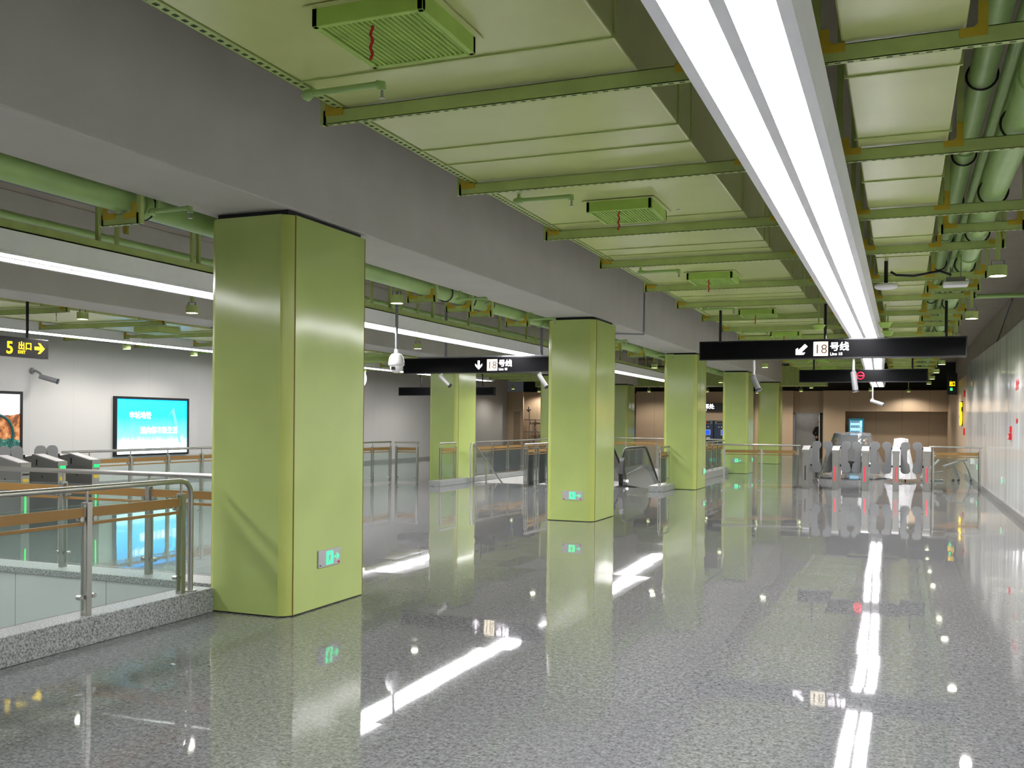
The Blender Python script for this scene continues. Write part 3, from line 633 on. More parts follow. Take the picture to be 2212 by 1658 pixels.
# ------------------------------------------------------------------ cameras
t = thing('dome_camera', 'white dome security camera on a long grey pole beside the nearest column', 'camera', (-7.33, 13.4, 2.34))
m = MB(); prof = [(0, .0), (.045, .005), (.08, .03), (.1, .07), (.105, .115)]; N = 24
def lathe(m, prof, N=24, mi=0):
    vs = []; fs = []
    for r, z in prof: vs += [(r*math.cos(2*PI*k/N), r*math.sin(2*PI*k/N), z) for k in range(N)]
    for i in range(len(prof)-1): fs += [(i*N+k, i*N+(k+1) % N, (i+1)*N+(k+1) % N, (i+1)*N+k) for k in range(N)]
    m.add(vs, fs, mi, True); return m
lathe(m, prof); m.build('camera_ball', 'white', t)
lathe(MB(), [(.105, .11), (.125, .115), (.125, .17), (.112, .24), (.08, .29), (.035, .31), (.03, .37), (.0, .37)]).build('shroud', 'white', t)
MB().box(-.03, .03, -.11, -.08, .045, .095).build('lens_window', 'black', t)
MB().cyl((0, 0, .36), (0, 0, HC-2.34), .024, 12).build('pole', 'conduit', t)
def bullet(loc, az, el, label, L=.3, rod=None, mat='midgrey', r=.045):
    t = thing('bullet_camera', label, 'camera', loc)
    d = Vector((math.cos(el)*math.sin(az), math.cos(el)*math.cos(az), math.sin(el)))
    o = d*0
    MB().cyl(-d*.05, d*(L-.05), r, 16).build('camera_body', mat, t)
    MB().cyl(d*(L-.05), d*(L-.03), r*1.12, 16).build('lens_hood', 'black', t)
    if rod: MB().cyl((0, 0, .03), (0, 0, rod), .018, 10).build('pole', 'white' if mat == 'midgrey' else mat, t); MB().cyl((0, 0, -.02), (0, 0, .08), .03, 12).build('swivel', mat, t)
    return t
bullet((-2.245, 16.15, 2.32), math.radians(120), math.radians(-60), 'grey bullet camera on a white pole below the left part of the down-left arrow sign', .24, 2.638-2.32)
bullet((-.715, 16.15, 2.38), math.radians(140), math.radians(-78), 'grey bullet camera on a white pole below the cream 18 tile', .30, 2.638-2.38)
bullet((-.72, 27.0, 2.22), math.radians(105), math.radians(-18), 'small white bullet camera beyond the no-entry sign', .34, 3.04-2.22, 'grey')
bullet((-9.34, 19.12, 2.55), math.radians(100), math.radians(-40), 'grey bullet camera under the left part of the down-arrow sign', .33, .084)
bullet((-7.05, 19.12, 2.55), math.radians(110), math.radians(-50), 'grey bullet camera under the right part of the down-arrow sign', .33, .084)
t = bullet((-17.3, 15.75, 2.47), math.radians(60), math.radians(-16), 'grey bullet camera on the white left wall above the posters', .38, None, 'midgrey', .055)
MB().tube([(-.2, -.1, .13), (-.12, -.06, .13), (-.03, -.03, .08), (0, 0, .03)], .025, 10).cyl((-.2, -.1, .13), (-.17, -.085, .13), .07, 16).build('wall_arm', 'midgrey', t)
# speakers, sensors
for i, (x, y, z) in enumerate(((-1.18, 15.3, 3.02), (-.25, 15.5, 3.05), (-.23, 16.9, 3.05), (-1.1, 30, 3.05), (-.2, 21.8, 3.0))):
    t = thing('ceiling_speaker', ['green bowl speaker left of the long light above the aisle sign', 'upper green bowl speaker right of the long light above the aisle sign', 'lower green bowl speaker right of the long light above the aisle sign', 'green bowl speaker beyond the no-entry sign', 'pale bowl speaker between the two hanging signs'][i], 'speaker', (x, y, z))
    lathe(MB(), [(0, 0), (.055, 0), (.065, .01), (.095, .065), (.105, .07), (.105, .075), (0, .078)]).build('speaker_bowl', 'lime' if i < 3 else 'grey', t)
    MB().box(-.012, .012, -.012, .012, .075, 3.4-z+.0).build('stem', 'green', t)
t = thing('ceiling_speaker', 'white bowl speaker by the exit sign over the left bay', 'speaker', (-14.2, 15.2, 3.1))
lathe(MB(), [(0, 0), (.07, 0), (.12, .08), (.13, .085), (0, .09)]).build('speaker_bowl', 'white', t); MB().cyl((0, 0, .08), (0, 0, .15), .02, 8).build('stem', 'green', t)
t = thing('access_point', 'round white ceiling box touching the right edge of the long light', 'sensor', (-.19, 12.05, 3.17))
lathe(MB(), [(0, 0), (.10, .005), (.125, .02), (.125, .05), (.11, .06), (0, .06)]).build('sensor_body', 'white', t); MB().cyl((0, 0, .06), (0, 0, .325), .022, 10).build('stem', 'rubber', t)
t = thing('access_point', 'square white ceiling box hanging under the thick right-hand pipe', 'sensor', (.55, 12.2, 3.19))
MB().box(-.13, .13, -.1, .1, 0, .05).build('sensor_body', 'white', t, bevel=.012); MB().box(-.1, .1, -.08, .08, .05, .1).box(-.06, -.05, 0, .01, .1, .22).box(.05, .06, 0, .01, .1, .365).build('mount', 'steeld', t)
# ------------------------------------------------------------------ railings
def railing(label, p0, p1, posts, top=1.06, base=0.0, ends=('', ''), panels=True, skip=()):
    """p0,p1: plan points; posts: distances along"""
    p0, p1 = Vector(p0), Vector(p1); d = p1-p0; L = d.length; rz = math.atan2(d.y, d.x)
    t = thing('railing', label, 'railing', (p0.x, p0.y, base), rz); H = top-base
    pts = [(0, 0, H), (L, 0, H)]
    if ends[1] == 'down': pts = [(0, 0, H), (L-.13, 0, H), (L-.06, 0, H-.012), (L-.018, 0, H-.055), (L, 0, H-.12), (L, 0, 0)]
    if ends[0] == 'down': pts = [(0, 0, 0), (0, 0, H-.12), (.018, 0, H-.055), (.06, 0, H-.012), (.13, 0, H)]+pts[1:]
    MB().tube(pts, .022, 14).build('handrail', 'steel', t)
    if 'down' in ends:
        e = L if ends[1] == 'down' else 0
        MB().cyl((e, 0, 0), (e, 0, .012), .05, 16).build('base_flange', 'steel', t)
    for s in posts:
        p = MB(); p.box(s-.022, s+.022, -.03, -.018, 0, H-.10).box(s-.022, s+.022, .018, .03, 0, H-.10).box(s-.02, s+.02, -.018, .018, H-.115, H-.10).box(s-.02, s+.02, -.018, .018, 0, .02)
        p.cyl((s, 0, H-.10), (s, 0, H-.015), .011, 10)
        po = p.build('post', 'steel', t)
        for zc in (.135, H-.215):
            c = MB()
            if s > .2: c.cyl((s-.06, -.02, zc), (s-.06, .02, zc), .018, 12).box(s-.06, s, -.012, .012, zc-.012, zc+.012)
            if s < L-.2: c.cyl((s+.06, -.02, zc), (s+.06, .02, zc), .018, 12).box(s, s+.06, -.012, .012, zc-.012, zc+.012)
            if c.v: c.build('glass_clamp', 'steel', po)
    for a, c in zip(posts[:-1], posts[1:]):
        if (a, c) in skip or not panels: continue
        g = MB().box(a+.028, c-.028, -.006, .006, .045, H-.115).build('glass_panel', 'glass', t)
        MB().box(a+.030, c-.030, -.0085, .0085, H-.205, H-.135).box(a+.030, c-.030, -.0085, .0085, H-.26, H-.238).build('orange_band', 'orange', g)
    return t
def fr(a, b, n): return [a+(b-a)*i/n for i in range(n+1)]
railing('nearest railing on the granite kerb at the lower left, ending beside the big column', (-5.345, -1.6), (-5.345, 6.345), [1.0, 1.97, 2.94, 3.91, 4.88, 5.86, 6.86, 7.83], 1.10, .2, ('', 'down'))
railing('railing across the end of the near stairwell, behind the nearest railing', (-10.3, 6.88), (-5.42, 6.88), [.05, 1.02, 2.0, 3.02, 4.04, 4.82], 1.10, .2)
railing('long railing running away from the left ticket gates toward the second column row', (-12.25, 11.55), (-12.25, 22.15), fr(.55, 10.55, 11), 1.05)
railing('short railing closing onto the left row column', (-12.2, 22.25), (-11.47, 22.25), [.05, .66], 1.04)
railing('one-panel railing on the short granite kerb beside the left row column', (-10.52, 21.45), (-10.52, 22.42), [.06, .90], 1.05, .15)
railing('long railing on the kerb along the far side of the stairs', (-10.66, 23.75), (-10.66, 33.3), fr(.2, 9.4, 8), 1.04, .12)
railing('railing between the stairs and the escalator, left of the second column', (-8.48, 21.95), (-8.48, 24.3), [.05, .17, .75, .95, 1.6, 2.05], 1.05, 0, ('', ''), True)
railing('railing behind the escalator at the far end of the stairwell', (-10.5, 33.6), (-5.5, 33.6), fr(.25, 4.8, 4), 1.05, .0)
railing('short kerb railing between the escalator and the third column', (-5.24, 22.25), (-5.24, 23.3), [.06, .95], 1.03, .14)
railing('kerb railing between the third and fourth columns', (-5.30, 24.75), (-5.30, 31.5), fr(.15, 6.5, 7), 1.05, .2)
railing('thin steel railing from the third column to the right ticket gates', (-4.55, 25.45), (-2.42, 25.95), [.27, 1.22, 2.13], 1.055)
railing('steel railing between the last ticket gate and the white right wall', (.62, 26.1), (1.84, 26.5), [.10, 1.22], 1.07)
# stair handrail descending
t = thing('stair_handrail', 'steel handrail bending down the stairs beside the kerb railing', 'handrail', (-10.33, 22.9, 0))
MB().tube([(0, 0, 0), (0, 0, .92), (0, .03, 1.0), (0, .09, 1.03), (0, .2, 1.02), (0, 2.2, -.15), (0, 4, -1.2)], .022, 12).build('rail_tube', 'steel', t)
MB().box(-.02, .02, .18, .22, 0, .98).box(-.02, .02, 1.0, 1.04, -.6, .5).build('post', 'steel', t)
# kerbs
def kerb(name, x0, x1, y0, y1, h): struct(MB().box(x0, x1, y0, y1, .001, h).build(name, 'kerb', bevel=.006))
kerb('trim_kerb_1', -5.50, -5.345+.06, -5, 6.56, .2)
kerb('trim_kerb_2', -10.4, -5.50, 6.752, 7.02, .139)
struct(MB().box(-10.4, -5.43, 6.705, 7.03, .14, .2).build('trim_kerb_cap', 'kerb', bevel=.006))
kerb('trim_kerb_3', -10.70, -10.40, 21.25, 22.95, .14)
kerb('trim_kerb_4', -10.78, -10.50, 23.0, 33.4, .115)
kerb('trim_kerb_5', -5.46, -5.10, 22.15, 23.32, .14)
kerb('trim_kerb_6', -5.50, -5.16, 24.65, 31.6, .2)
# stairs
b = MB()
for k in range(18): b.box(-10.42, -8.55, 23.325+k*.3, 23.625+k*.3, -3.2, -.17*(k+1))
struct(b.build('floor_stairs', 'skirt'))
# ------------------------------------------------------------------ escalator
t = thing('escalator', 'escalator top with clear balustrade and black handrail between the second and third columns', 'escalator', (-6.6, 24.0, 0))
prof = [(.0, .12), (-.03, .3), (.0, .55), (.08, .78), (.2, .90), (.4, .935), (2.2, .935), (2.45, .90), (2.7, .75), (4.6, -.55)]
for sx in (0, -.95):
    MB().prism([(.08, .12), (.04, .3), (.07, .53), (.15, .74), (.25, .85), (.42, .88), (2.18, .88), (2.40, .85), (2.62, .71), (4.5, -.55), (4.1, -.55), (2.5, .3), (2.0, .42), (.3, .26)], 0, sx-.006, sx+.006).build('glass_balustrade', glass('balustrade_glass_%d' % (sx != 0), (.62, .66, .62, 1), .25, .10), t)
    MB().tube([(sx, y, z) for y, z in prof], .034, 10).build('handrail', 'rubber', t)
    MB().prism([(.0, 0), (-.02, .2), (.05, .28), (.3, .25), (2.0, .41), (2.5, .29), (4.1, -.56), (4.1, -.9), (2.2, -.2), (.3, .0)], 0, sx-.05, sx+.05).build('skirt_panel', 'gate', t)
    MB().prism([(-.12, 0), (-.14, .3), (-.06, .62), (.04, .72), (.07, .4), (.22, .24), (.32, .0)], 0, sx-.052, sx+.052).build('newel_base', 'rubber', t)
MB().box(-.9, -.05, -.6, 1.6, -.01, .008).build('comb_plate', 'steeld', t)
m = MB()
for k in range(9): m.box(-.9, -.05, 1.6+k*.4, 2.0+k*.4, -.2-.2*k, -.02-.2*k)
m.build('steps', 'steeld', t)
MB().cyl((.055, .3, .10), (.075, .3, .10), .03, 12).build('skirt_lamp', glow('skirt_lamp', (.95, .95, 1), 14), t)
MB().box(.053, .056, -.08, .06, .10, .16).build('notice', 'white', t)
# ------------------------------------------------------------------ ticket gates
def gate(label, loc, rz, led, group):
    """body along local +y, front face at local y=0"""
    t = thing('ticket_gate', label, 'ticket gate', loc, rz, group); w = .072
    side = [(0, 0), (1.3, 0), (1.3, .94), (1.26, .965), (.86, 1.055), (.65, 1.02), (.44, 1.055), (.04, .965), (0, .94)]
    MB().prism([(y, z) for y, z in side], 0, -w, w).build('gate_body', 'gate', t, bevel=.006)
    for y0, y1 in ((.02, .44), (1.28, .86)):
        MB().add([(-w-.012, y0, .972), (w+.012, y0, .972), (w+.012, y1, 1.066), (-w-.012, y1, 1.066), (-w-.012, y0, .955), (w+.012, y0, .955), (w+.012, y1, 1.05), (-w-.012, y1, 1.05)],
                 [(0, 1, 2, 3), (7, 6, 5, 4), (0, 4, 5, 1), (1, 5, 6, 2), (2, 6, 7, 3), (3, 7, 4, 0)]).build('card_reader_top', 'grey', t)
    MB().box(-w-.012, w+.012, -.012, .02, .90, .972).build('front_cap', 'gate', t)
    MB().box(-.012, .012, -.004, .0, .22, .58).build('led_strip', led, t)
    m = MB()
    for s in (-1, 1): m.box(s*(w+.001)-.001, s*(w+.001)+.001, .10, 1.20, .86, .864); m.cyl((s*w, .3, .74), (s*(w+.004), .3, .74), .012, 8); m.cyl((s*w, 1.0, .74), (s*(w+.004), 1.0, .74), .012, 8); m.box(s*(w+.001)-.001, s*(w+.001)+.001, .40, .425, .90, .99)
    m.build('side_marks', 'black', t); return t
gx = [-2.215, -1.515, -.83, -.13, .575]
G = ['leftmost', 'second from left', 'middle', 'fourth from left', 'rightmost']
leds = ['black', 'led_red', 'led_red', 'led_red', 'led_red']
gy = [25.05, 25.12, 25.2, 25.4, 25.6]
gates = []
for k in range(5):
    gates.append(gate(G[k]+' steel ticket gate post of the right row'+(' with a dark strip' if k == 0 else ' with a red light strip'), (gx[k], gy[k], 0), 0, leds[k], 'right ticket gates'))
def paddle(label, loc, sx, rz, group):
    P = [(0, .42), (0, 1.13)]; W = .225
    def arc(cx, cz, r, a0, a1, n=6): return [(cx+r*math.cos(math.radians(a0+(a1-a0)*i/n)), cz+r*math.sin(math.radians(a0+(a1-a0)*i/n))) for i in range(n+1)]
    P = arc(.09, 1.09, .09, 180, 90)+arc(W-.09, 1.09, .09, 90, -20)+[(W-.03, 1.0), (W-.065, .985)]+arc(W-.045, .95, .03, 120, 180, 3)+[(W-.075, .70), (W-.06, .655), (W-.02, .62)]+arc(W-.09, .48, .09, 20, -90)+arc(.09, .48, .09, -90, -180)
    if sx < 0: P = [(-x, z) for x, z in P]
    t = thing('gate_paddle', label, 'gate paddle', loc, rz, group)
    if rz: t.scale = (.92, 1, 1)
    MB().prism(P, 1, -.014, .014).build('paddle_plate', 'paddle', t, bevel=.004)
    for z in (.55, 1.0): MB().box(min(0, -sx*.03), max(0, -sx*.03), -.02, .02, z, z+.05).build('hinge', 'black', t)
    return t
for k in range(4):
    y = (gy[k]+gy[k+1])/2+.62
    paddle('grey hourglass paddle on the right side of the '+G[k]+' right-row gate', (gx[k]+.105, y, 0), 1, 0, 'paddles of the right gates')
    paddle('grey hourglass paddle on the left side of the '+G[k+1]+' right-row gate', (gx[k+1]-.105, y, 0), -1, 0, 'paddles of the right gates')
GL = ['nearest', 'middle', 'farthest']
for k, (y, ) in enumerate(((9.93,), (10.56,), (11.19,))):
    t = gate(GL[k]+' of the three steel ticket gates at the left with green lights', (-11.2, y, 0), PI/2, 'led_green', 'left ticket gates')
    MB().box(-.05, .05, -.0165, -.012, .86 if k else .80, .90 if k else .82).build('green_display', 'led_green' if k else 'black', t)
    MB().box(-.05, .05, -.006, -.0, .70, .745).build('yellow_label', 'ochre', t)
    if k < 2:
        paddle('grey paddle on the far side of the '+GL[k]+' left gate', (-11.85, y+.105, 0), 1, PI/2, 'paddles of the left gates')
        paddle('grey paddle facing the '+GL[k]+' left gate from the next gate', (-11.85, y+.525, 0), -1, PI/2, 'paddles of the left gates')
# ------------------------------------------------------------------ posters
def poster(label, y0, y1, z0, z1, mat):
    t = thing('lightbox_poster', label, 'poster', (-17.5, y0, z0)); L, H = y1-y0, z1-z0
    MB().box(0, .09, 0, L, 0, .05).box(0, .09, 0, L, H-.06, H).box(0, .09, 0, .05, .05, H-.06).box(0, .09, L-.05, L, .05, H-.06).build('frame', 'black', t)
    MB().box(.03, .06, .05, L-.05, .05, H-.06).build('lit_picture', mat, t); return t, L, H
t, L, H = poster('cyan lit poster with white lettering on the white left wall', 18.0, 20.57, .67, 2.12, 'ad1')
text('lettering', '申城地铁', .19, 'screenw', t, (.062, .46, .93), '+X', .003, .001)
text('lettering', '通向都市新生活', .19, 'screenw', t, (.062, .84, .56), '+X', .003, .001)
MB().add([(.062, 1.75, .9), (.062, 2.0, 1.2), (.062, 2.03, 1.2), (.062, 2.3, .3), (.062, 2.22, .3), (.062, 1.95, 1.1)], [(0, 1, 2, 3, 4, 5)]).build('faint_road_print', glow('pale_cyan_print', (.3, .75, 1), 3.0), t)
MB().cyl((.062, 2.2, .14), (.064, 2.2, .14), .035, 16).build('round_mark', 'led_red', t)
t, L, H = poster('lit landscape poster with a teal ring at the left edge', 12.8, 15.36, .67, 2.14, 'ad2')
m = MB(); m.tube([(.062, 1.92+math.cos(a)*.42, .55+math.sin(a)*.42) for a in [q*2*PI/32 for q in range(33)]], .032, 6); m.build('ring_print', 'teal', t)
# fittings on the right wall
def wall_text(name, label, cat, y, z, body, size, mat='red'):
    t = thing(name, label, cat, (XR-.002, y, z)); text('lettering', body, size, mat, t, (0, 0, 0), '-X', .004, .001); return t
wall_text('wall_lettering', 'large red fire notice lettering high on the white right wall', 'lettering', 19.6, 2.26, '消火栓', .2)
wall_text('wall_lettering', 'small red fire notice lettering lower on the white right wall', 'lettering', 19.5, 1.66, '火警119', .1)
t = thing('fire_alarm', 'red fire alarm box pair on the white right wall', 'fire alarm', (XR, 20.25, 1.35)); MB().box(-.05, 0, -.08, .08, 0, .12).box(-.03, 0, -.06, .06, .13, .25).build('alarm_box', 'red', t); MB().box(-.055, -.05, -.04, .04, .03, .08).build('push_button', 'white', t)
t = thing('wall_slot', 'narrow grey slot on the white right wall beyond the red alarm', 'fitting', (XR, 26.5, 1.35)); MB().box(-.012, 0, -.04, .04, 0, .3).build('slot_cover', 'midgrey', t)
t = thing('socket_plate', 'white wall box low at the far end of the white right wall', 'fitting', (XR, 31.0, .5)); MB().box(-.04, 0, -.14, .14, 0, .16).build('plate', 'white', t)
for i, z in enumerate((2.55, 1.3)):
    t = thing('fire_alarm', ['upper', 'lower'][i]+' tiny red alarm on the far taupe right wall', 'fire alarm', (XR+.03, 35.2, z)); MB().box(-.05, 0, -.06, .06, 0, .22).build('alarm_box', 'red', t)
# ------------------------------------------------------------------ far equipment
t = thing('vending_machine', 'teal vending machine with a lit front against the far taupe wall', 'vending machine', (-1.98, 47.9, 0))
MB().box(-.33, .33, 0, .6, 0, 1.9).build('cabinet', 'cyan', t, bevel=.01)
MB().box(-.26, .26, -.012, 0, .75, 1.8).build('lit_window', 'cool', t)
m = MB()
for z in (.95, 1.2, 1.45, 1.68):
    m.box(-.25, .16, -.02, -.012, z, z+.02)
    for k in range(8): m.cyl((-.22+k*.05, -.018, z+.02), (-.22+k*.05, -.018, z+.13), .016, 8, mi=1)
m.build('drink_shelf', ['white', 'bluem'], t); MB().box(.19, .24, -.02, -.012, .9, 1.5).build('payment_panel', 'white', t)
for i, x in enumerate((-9.02, -8.12)):
    t = thing('ticket_machine', ['blue ticket machine with a red display, beside the third column', 'second blue ticket machine, half behind the fourth column'][i], 'ticket machine', (x, 47.9, 0), 0, 'ticket machines')
    MB().box(-.42, .42, 0, .4, 0, 1.75).build('cabinet', 'bluem', t, bevel=.01)
    MB().box(-.38, .38, -.02, 0, 1.58, 1.72).build('display_hood', 'steeld', t); MB().box(-.3, .3, -.024, -.02, 1.61, 1.69).build('display', 'black', t)
    if i == 0: text('lettering', '88:88', .09, 'led_red', t, (-.1, -.026, 1.615), '-Y', .002, .001)
    MB().box(-.1, .30, -.012, 0, 1.02, 1.3).build('screen_frame', 'grey', t); MB().box(-.07, .27, -.016, -.012, 1.05, 1.27).build('touch_screen', 'blue', t)
    m = MB()
    for k in range(4): m.cyl((-.2+k*.13, -.012, 1.43), (-.2+k*.13, 0, 1.43), .03, 10)
    m.build('buttons', 'grey', t); MB().box(.1, .28, -.012, 0, .78, .94).build('coin_slot', 'grey', t); MB().box(-.2, .2, -.012, 0, .4, .6).build('ticket_tray', 'steeld', t)
tag(MB().box(-10.98, -10.8, 47.78, 47.8, 1.35, 1.62).build('notice_board', 'white'), 'small white notice on the taupe wall left of the third column', 'notice')
t = thing('arrow_sticker', 'small black down arrow on the far left taupe wall', 'sticker', (-17.71, 46.399, 2.1))
MB().prism([(0, 0), (.12, .1), (.12, .15), (.025, .08), (.025, .26), (-.025, .26), (-.025, .08), (-.12, .15), (-.12, .1)], 1, -.004, 0).build('arrow', 'black', t)
# scaffold
t = thing('scaffold', 'steel tube scaffold tower by the far left taupe wall', 'scaffold', (-16.95, 45.42, 0))
for x in (-.35, .45):
    for y in (0, .9): MB().cyl((x, y, 0), (x, y, 2.2 if x < 0 and y == 0 else 1.75), .024, 8).build('standard', 'steeld', t)
m = MB()
for z in (.4, 1.1, 1.7):
    for y in (0, .9): m.cyl((-.6, y, z), (.6, y, z), .02, 8)
    m.cyl((-.35, 0, z), (-.35, .9, z), .02, 8); m.cyl((.45, 0, z), (.45, .9, z), .02, 8)
m.build('ledger', 'steeld', t); MB().cyl((-.35, 0, 1.7), (.45, 0, .6), .016, 8).cyl((-.35, 0, .4), (.45, 0, 1.1), .016, 8).build('brace', 'steeld', t)
# x-ray scanner under plastic
t = thing('baggage_scanner', 'dark baggage scanner behind the gates, wrapped under clear plastic', 'scanner', (-1.42, 31.3, 0))
MB().box(-.48, .48, -.1, 1.5, .12, 1.28).build('scanner_body', simple('dark_scanner_grey', '4a4e52', .4), t, bevel=.02)
MB().box(-.34, .34, -.115, -.1, .55, 1.02).build('tunnel_mouth', 'rubber', t)
m = MB()
for k in range(9): m.box(-.33+k*.075, -.262+k*.075, -.125, -.117, .57, 1.0)
m.build('lead_curtain', 'black', t)
MB().box(-.34, .34, -1.0, -.1, .42, .52).build('conveyor', 'black', t)
MB().box(-.3, -.25, -.95, -.9, 0, .42).box(.25, .3, -.95, -.9, 0, .42).build('leg', 'steeld', t)
m = MB(); m.box(-.46, -.38, -.106, -.1, 1.0, 1.2).box(.38, .46, -.106, -.1, 1.0, 1.2).box(-.44, -.34, -.106, -.1, .72, .92).box(.36, .44, -.106, -.1, .78, .92); m.build('warning_label', 'ochre', t)
MB().box(-.48, -.42, -.108, -.1, 1.08, 1.14).box(.42, .48, -.108, -.1, 1.08, 1.14).build('red_label', 'red', t)
def drape(name, label, cat, outline_top, outline_bot, loc, mat, seed, nz=14, nth=48, amp=.03):
    rnd = random.Random(seed); m = MB(); vs = []
    ph = [(rnd.uniform(3, 13), rnd.uniform(0, 6), rnd.uniform(.3, 1)) for _ in range(6)]
    for i in range(nz+1):
        f = i/nz
        for k in range(nth):
            a = 2*PI*k/nth; c, s_ = math.cos(a), math.sin(a)
            sq = lambda u, p: math.copysign(abs(u)**p, u)
            tx, ty, tz = sq(c, .5)*outline_top[0], sq(s_, .5)*outline_top[1], outline_top[2]
            bx, by = sq(c, .7)*outline_bot[0], sq(s_, .7)*outline_bot[1]
            g = f**1.15
            n_ = sum(q[2]*math.sin(round(q[0])*a+q[1]+f*3) for q in ph)*amp*f/2
            vs.append(((tx*(1-g)+bx*g)*(1+n_), (ty*(1-g)+by*g)*(1+n_), tz*(1-f)+outline_bot[2]*f+rnd.uniform(-.006, .006)))
    fs = [(i*nth+k, i*nth+(k+1) % nth, (i+1)*nth+(k+1) % nth, (i+1)*nth+k) for i in range(nz) for k in range(nth)]
    m.add(vs, fs, 0, False)
    c0 = len(m.v); m.v.append((0, 0, outline_top[2]+.04)); m.f += [(k, (k+1) % nth, c0) for k in range(nth)]; m.mi += [0]*nth; m.sm += [False]*nth
    return tag(m.build(name, mat, loc=loc), label, cat)
drape('plastic_sheet', 'crumpled clear plastic sheet draped over the baggage scanner', 'plastic sheet', (.54, .9, 1.34), (1.02, 1.7, .03), (-1.42, 31.9, 0), 'plastic', 3, amp=.09)
k = NT('white_wrap'); k.b.inputs['Base Color'].default_value = lin('e2e2e6'); k.b.inputs['Roughness'].default_value = .25
k.l(k.bump(k.noise(k.pos(), 6, 4, .6), .9, .06), k.b.inputs['Normal'])
t = drape('wrapped_trolley', 'white plastic-wrapped trolley behind the fourth gate', 'trolley', (.19, .2, 1.2), (.40, .35, .08), (-.02, 30.0, 0), k.m, 5, amp=.12)
MB().cyl((.1, -.25, .04), (.14, -.25, .04), .04, 12).cyl((-.2, -.25, .04), (-.16, -.25, .04), .04, 12).build('caster', 'rubber', t)
# folded trolleys on the floor
def tilted(m, c, u, v, su, sv, th):
    c, u, v = Vector(c), Vector(u).normalized(), Vector(v).normalized(); n_ = u.cross(v).normalized()
    vs = [c+u*(a*su)+v*(b_*sv)+n_*(d_*th) for d_ in (-.5, .5) for b_ in (-.5, .5) for a in (-.5, .5)]
    return m.add(vs, [(0, 2, 3, 1), (4, 5, 7, 6), (0, 1, 5, 4), (2, 6, 7, 3), (0, 4, 6, 2), (1, 3, 7, 5)])
t = thing('folded_trolley', 'grey metal trolley lying tipped over behind the last railing', 'trolley', (1.35, 30.6, 0))
tilted(MB(), (-.05, 0, .5), (1, 0, .38), (0, 1, 0), .42, .35, .04).build('tray', 'midgrey', t)
tilted(MB(), (.25, 0, .60), (1, 0, .18), (0, 1, 0), .28, .1, .05).build('handle', 'steeld', t)
MB().tube([(.30, 0, .58), (.42, 0, .33), (.5, 0, .05)], .022, 8).tube([(.0, -.1, .5), (.14, -.1, .1)], .018, 8).tube([(.05, .12, .5), (.2, .12, .06)], .018, 8).build('leg', 'steeld', t)
MB().cyl((.5, -.02, .045), (.5, .02, .045), .045, 12).cyl((.16, -.12, .04), (.16, -.08, .04), .04, 12).cyl((.02, -.1, .04), (.02, -.06, .04), .04, 12).build('caster', 'rubber', t)
t = thing('folded_trolley', 'thin grey metal frame leaning on the floor beside the rightmost gate', 'trolley', (.75, 30.4, 0))
tilted(MB(), (0, 0, .36), (1, 0, 1.1), (0, 1, 0), .72, .06, .05).build('tray', 'grey', t)
MB().cyl((-.25, 0, .03), (.35, .1, .03), .025, 8).cyl((-.05, 0, .22), (.35, 0, .29), .02, 8).build('frame', 'midgrey', t)
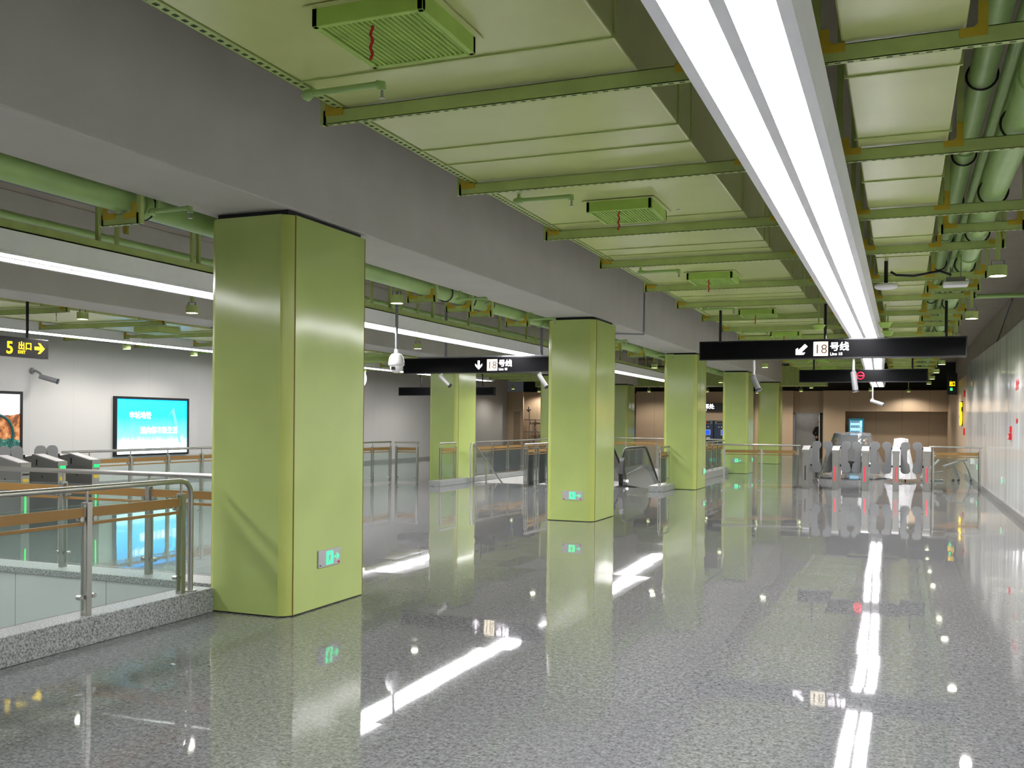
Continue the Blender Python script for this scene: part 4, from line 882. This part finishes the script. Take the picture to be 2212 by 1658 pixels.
# ------------------------------------------------------------------ person at the far doorway
def person():
    J = {'pelvis': (0, 0, .95, .16), 'waist': (.0, 0, 1.1, .175), 'chest': (0, 0, 1.32, .19), 'neckb': (0, 0, 1.47, .10), 'neck': (.0, 0, 1.53, .06),
         'lsh': (-.18, 0, 1.42, .085), 'lel': (-.29, .0, 1.17, .075), 'lwr': (-.17, -.14, 1.04, .05), 'rsh': (.18, 0, 1.42, .075), 'rel': (.25, 0, 1.14, .055), 'rwr': (.22, -.14, .92, .04),
         'lh': (-.10, 0, .88, .11), 'lk': (-.11, -.02, .5, .075), 'la': (-.11, .03, .10, .05), 'lt': (-.11, -.12, .045, .045), 'rh': (.10, 0, .88, .11), 'rk': (.11, -.03, .5, .075), 'ra': (.12, .02, .10, .05), 'rtoe': (.12, -.13, .045, .045)}
    E_ = [('pelvis', 'waist'), ('waist', 'chest'), ('chest', 'neckb'), ('neckb', 'neck'), ('chest', 'lsh'), ('lsh', 'lel'), ('lel', 'lwr'), ('chest', 'rsh'), ('rsh', 'rel'), ('rel', 'rwr'), ('pelvis', 'lh'), ('lh', 'lk'), ('lk', 'la'), ('la', 'lt'), ('pelvis', 'rh'), ('rh', 'rk'), ('rk', 'ra'), ('ra', 'rtoe')]
    names = list(J); me = bpy.data.meshes.new('person'); me.from_pydata([J[n][:3] for n in names], [(names.index(a), names.index(c)) for a, c in E_], [])
    o = bpy.data.objects.new('person', me); COL.objects.link(o)
    sk = o.modifiers.new('s', 'SKIN'); sk.use_smooth_shade = True
    for i, n in enumerate(names): me.skin_vertices[0].data[i].radius = (J[n][3], J[n][3]*(.7 if n in ('chest', 'waist', 'pelvis') else 1))
    me.skin_vertices[0].data[0].use_root = True
    o.modifiers.new('u', 'SUBSURF').levels = 2; o.modifiers['u'].render_levels = 2
    me.materials.append(M['cloth']); o.location = (-3.68, 48.95, 0); o.rotation_euler = (0, 0, .3)
    tag(o, 'person in a black coat half hidden in the far doorway', 'person')
    b = MB(); lathe(b, [(0, -.115), (.045, -.105), (.07, -.06), (.08, 0), (.078, .05), (.05, .1), (0, .12)], 16); h = b.build('head', 'skin', o, (0, -.01, 1.66)); h.scale = (1, 1.15, 1)
    MB().prism([(-.012, -.03), (.012, -.03), (.006, .015), (-.006, .015)], 1, -.1, -.07).build('nose', 'skin', h)
    MB().box(-.04, -.02, -.078, -.07, .005, .015).box(.02, .04, -.078, -.07, .005, .015).build('eyes', 'hair', h)
    b = MB(); lathe(b, [(.086, .0), (.087, .05), (.058, .11), (0, .132)], 16); b.build('hair', 'hair', h, (0, .015, 0))
    for x, y, z in ((-.17, -.14, 1.04), (.22, -.14, .92)):
        hd = MB(); 
        lathe(hd, [(0, -.05), (.03, -.04), (.035, 0), (.028, .04), (0, .045)], 10)
        for q in range(4): hd.cyl((-.024+q*.016, 0, -.035), (-.026+q*.017, -.02, -.095+abs(q-1.5)*.008), .008, 6, .006)
        hd.cyl((.03, 0, 0), (.05, -.03, -.04), .009, 6, .007)
        hd.build('hand', 'skin', o, (x, y-.03, z-.03))
person()
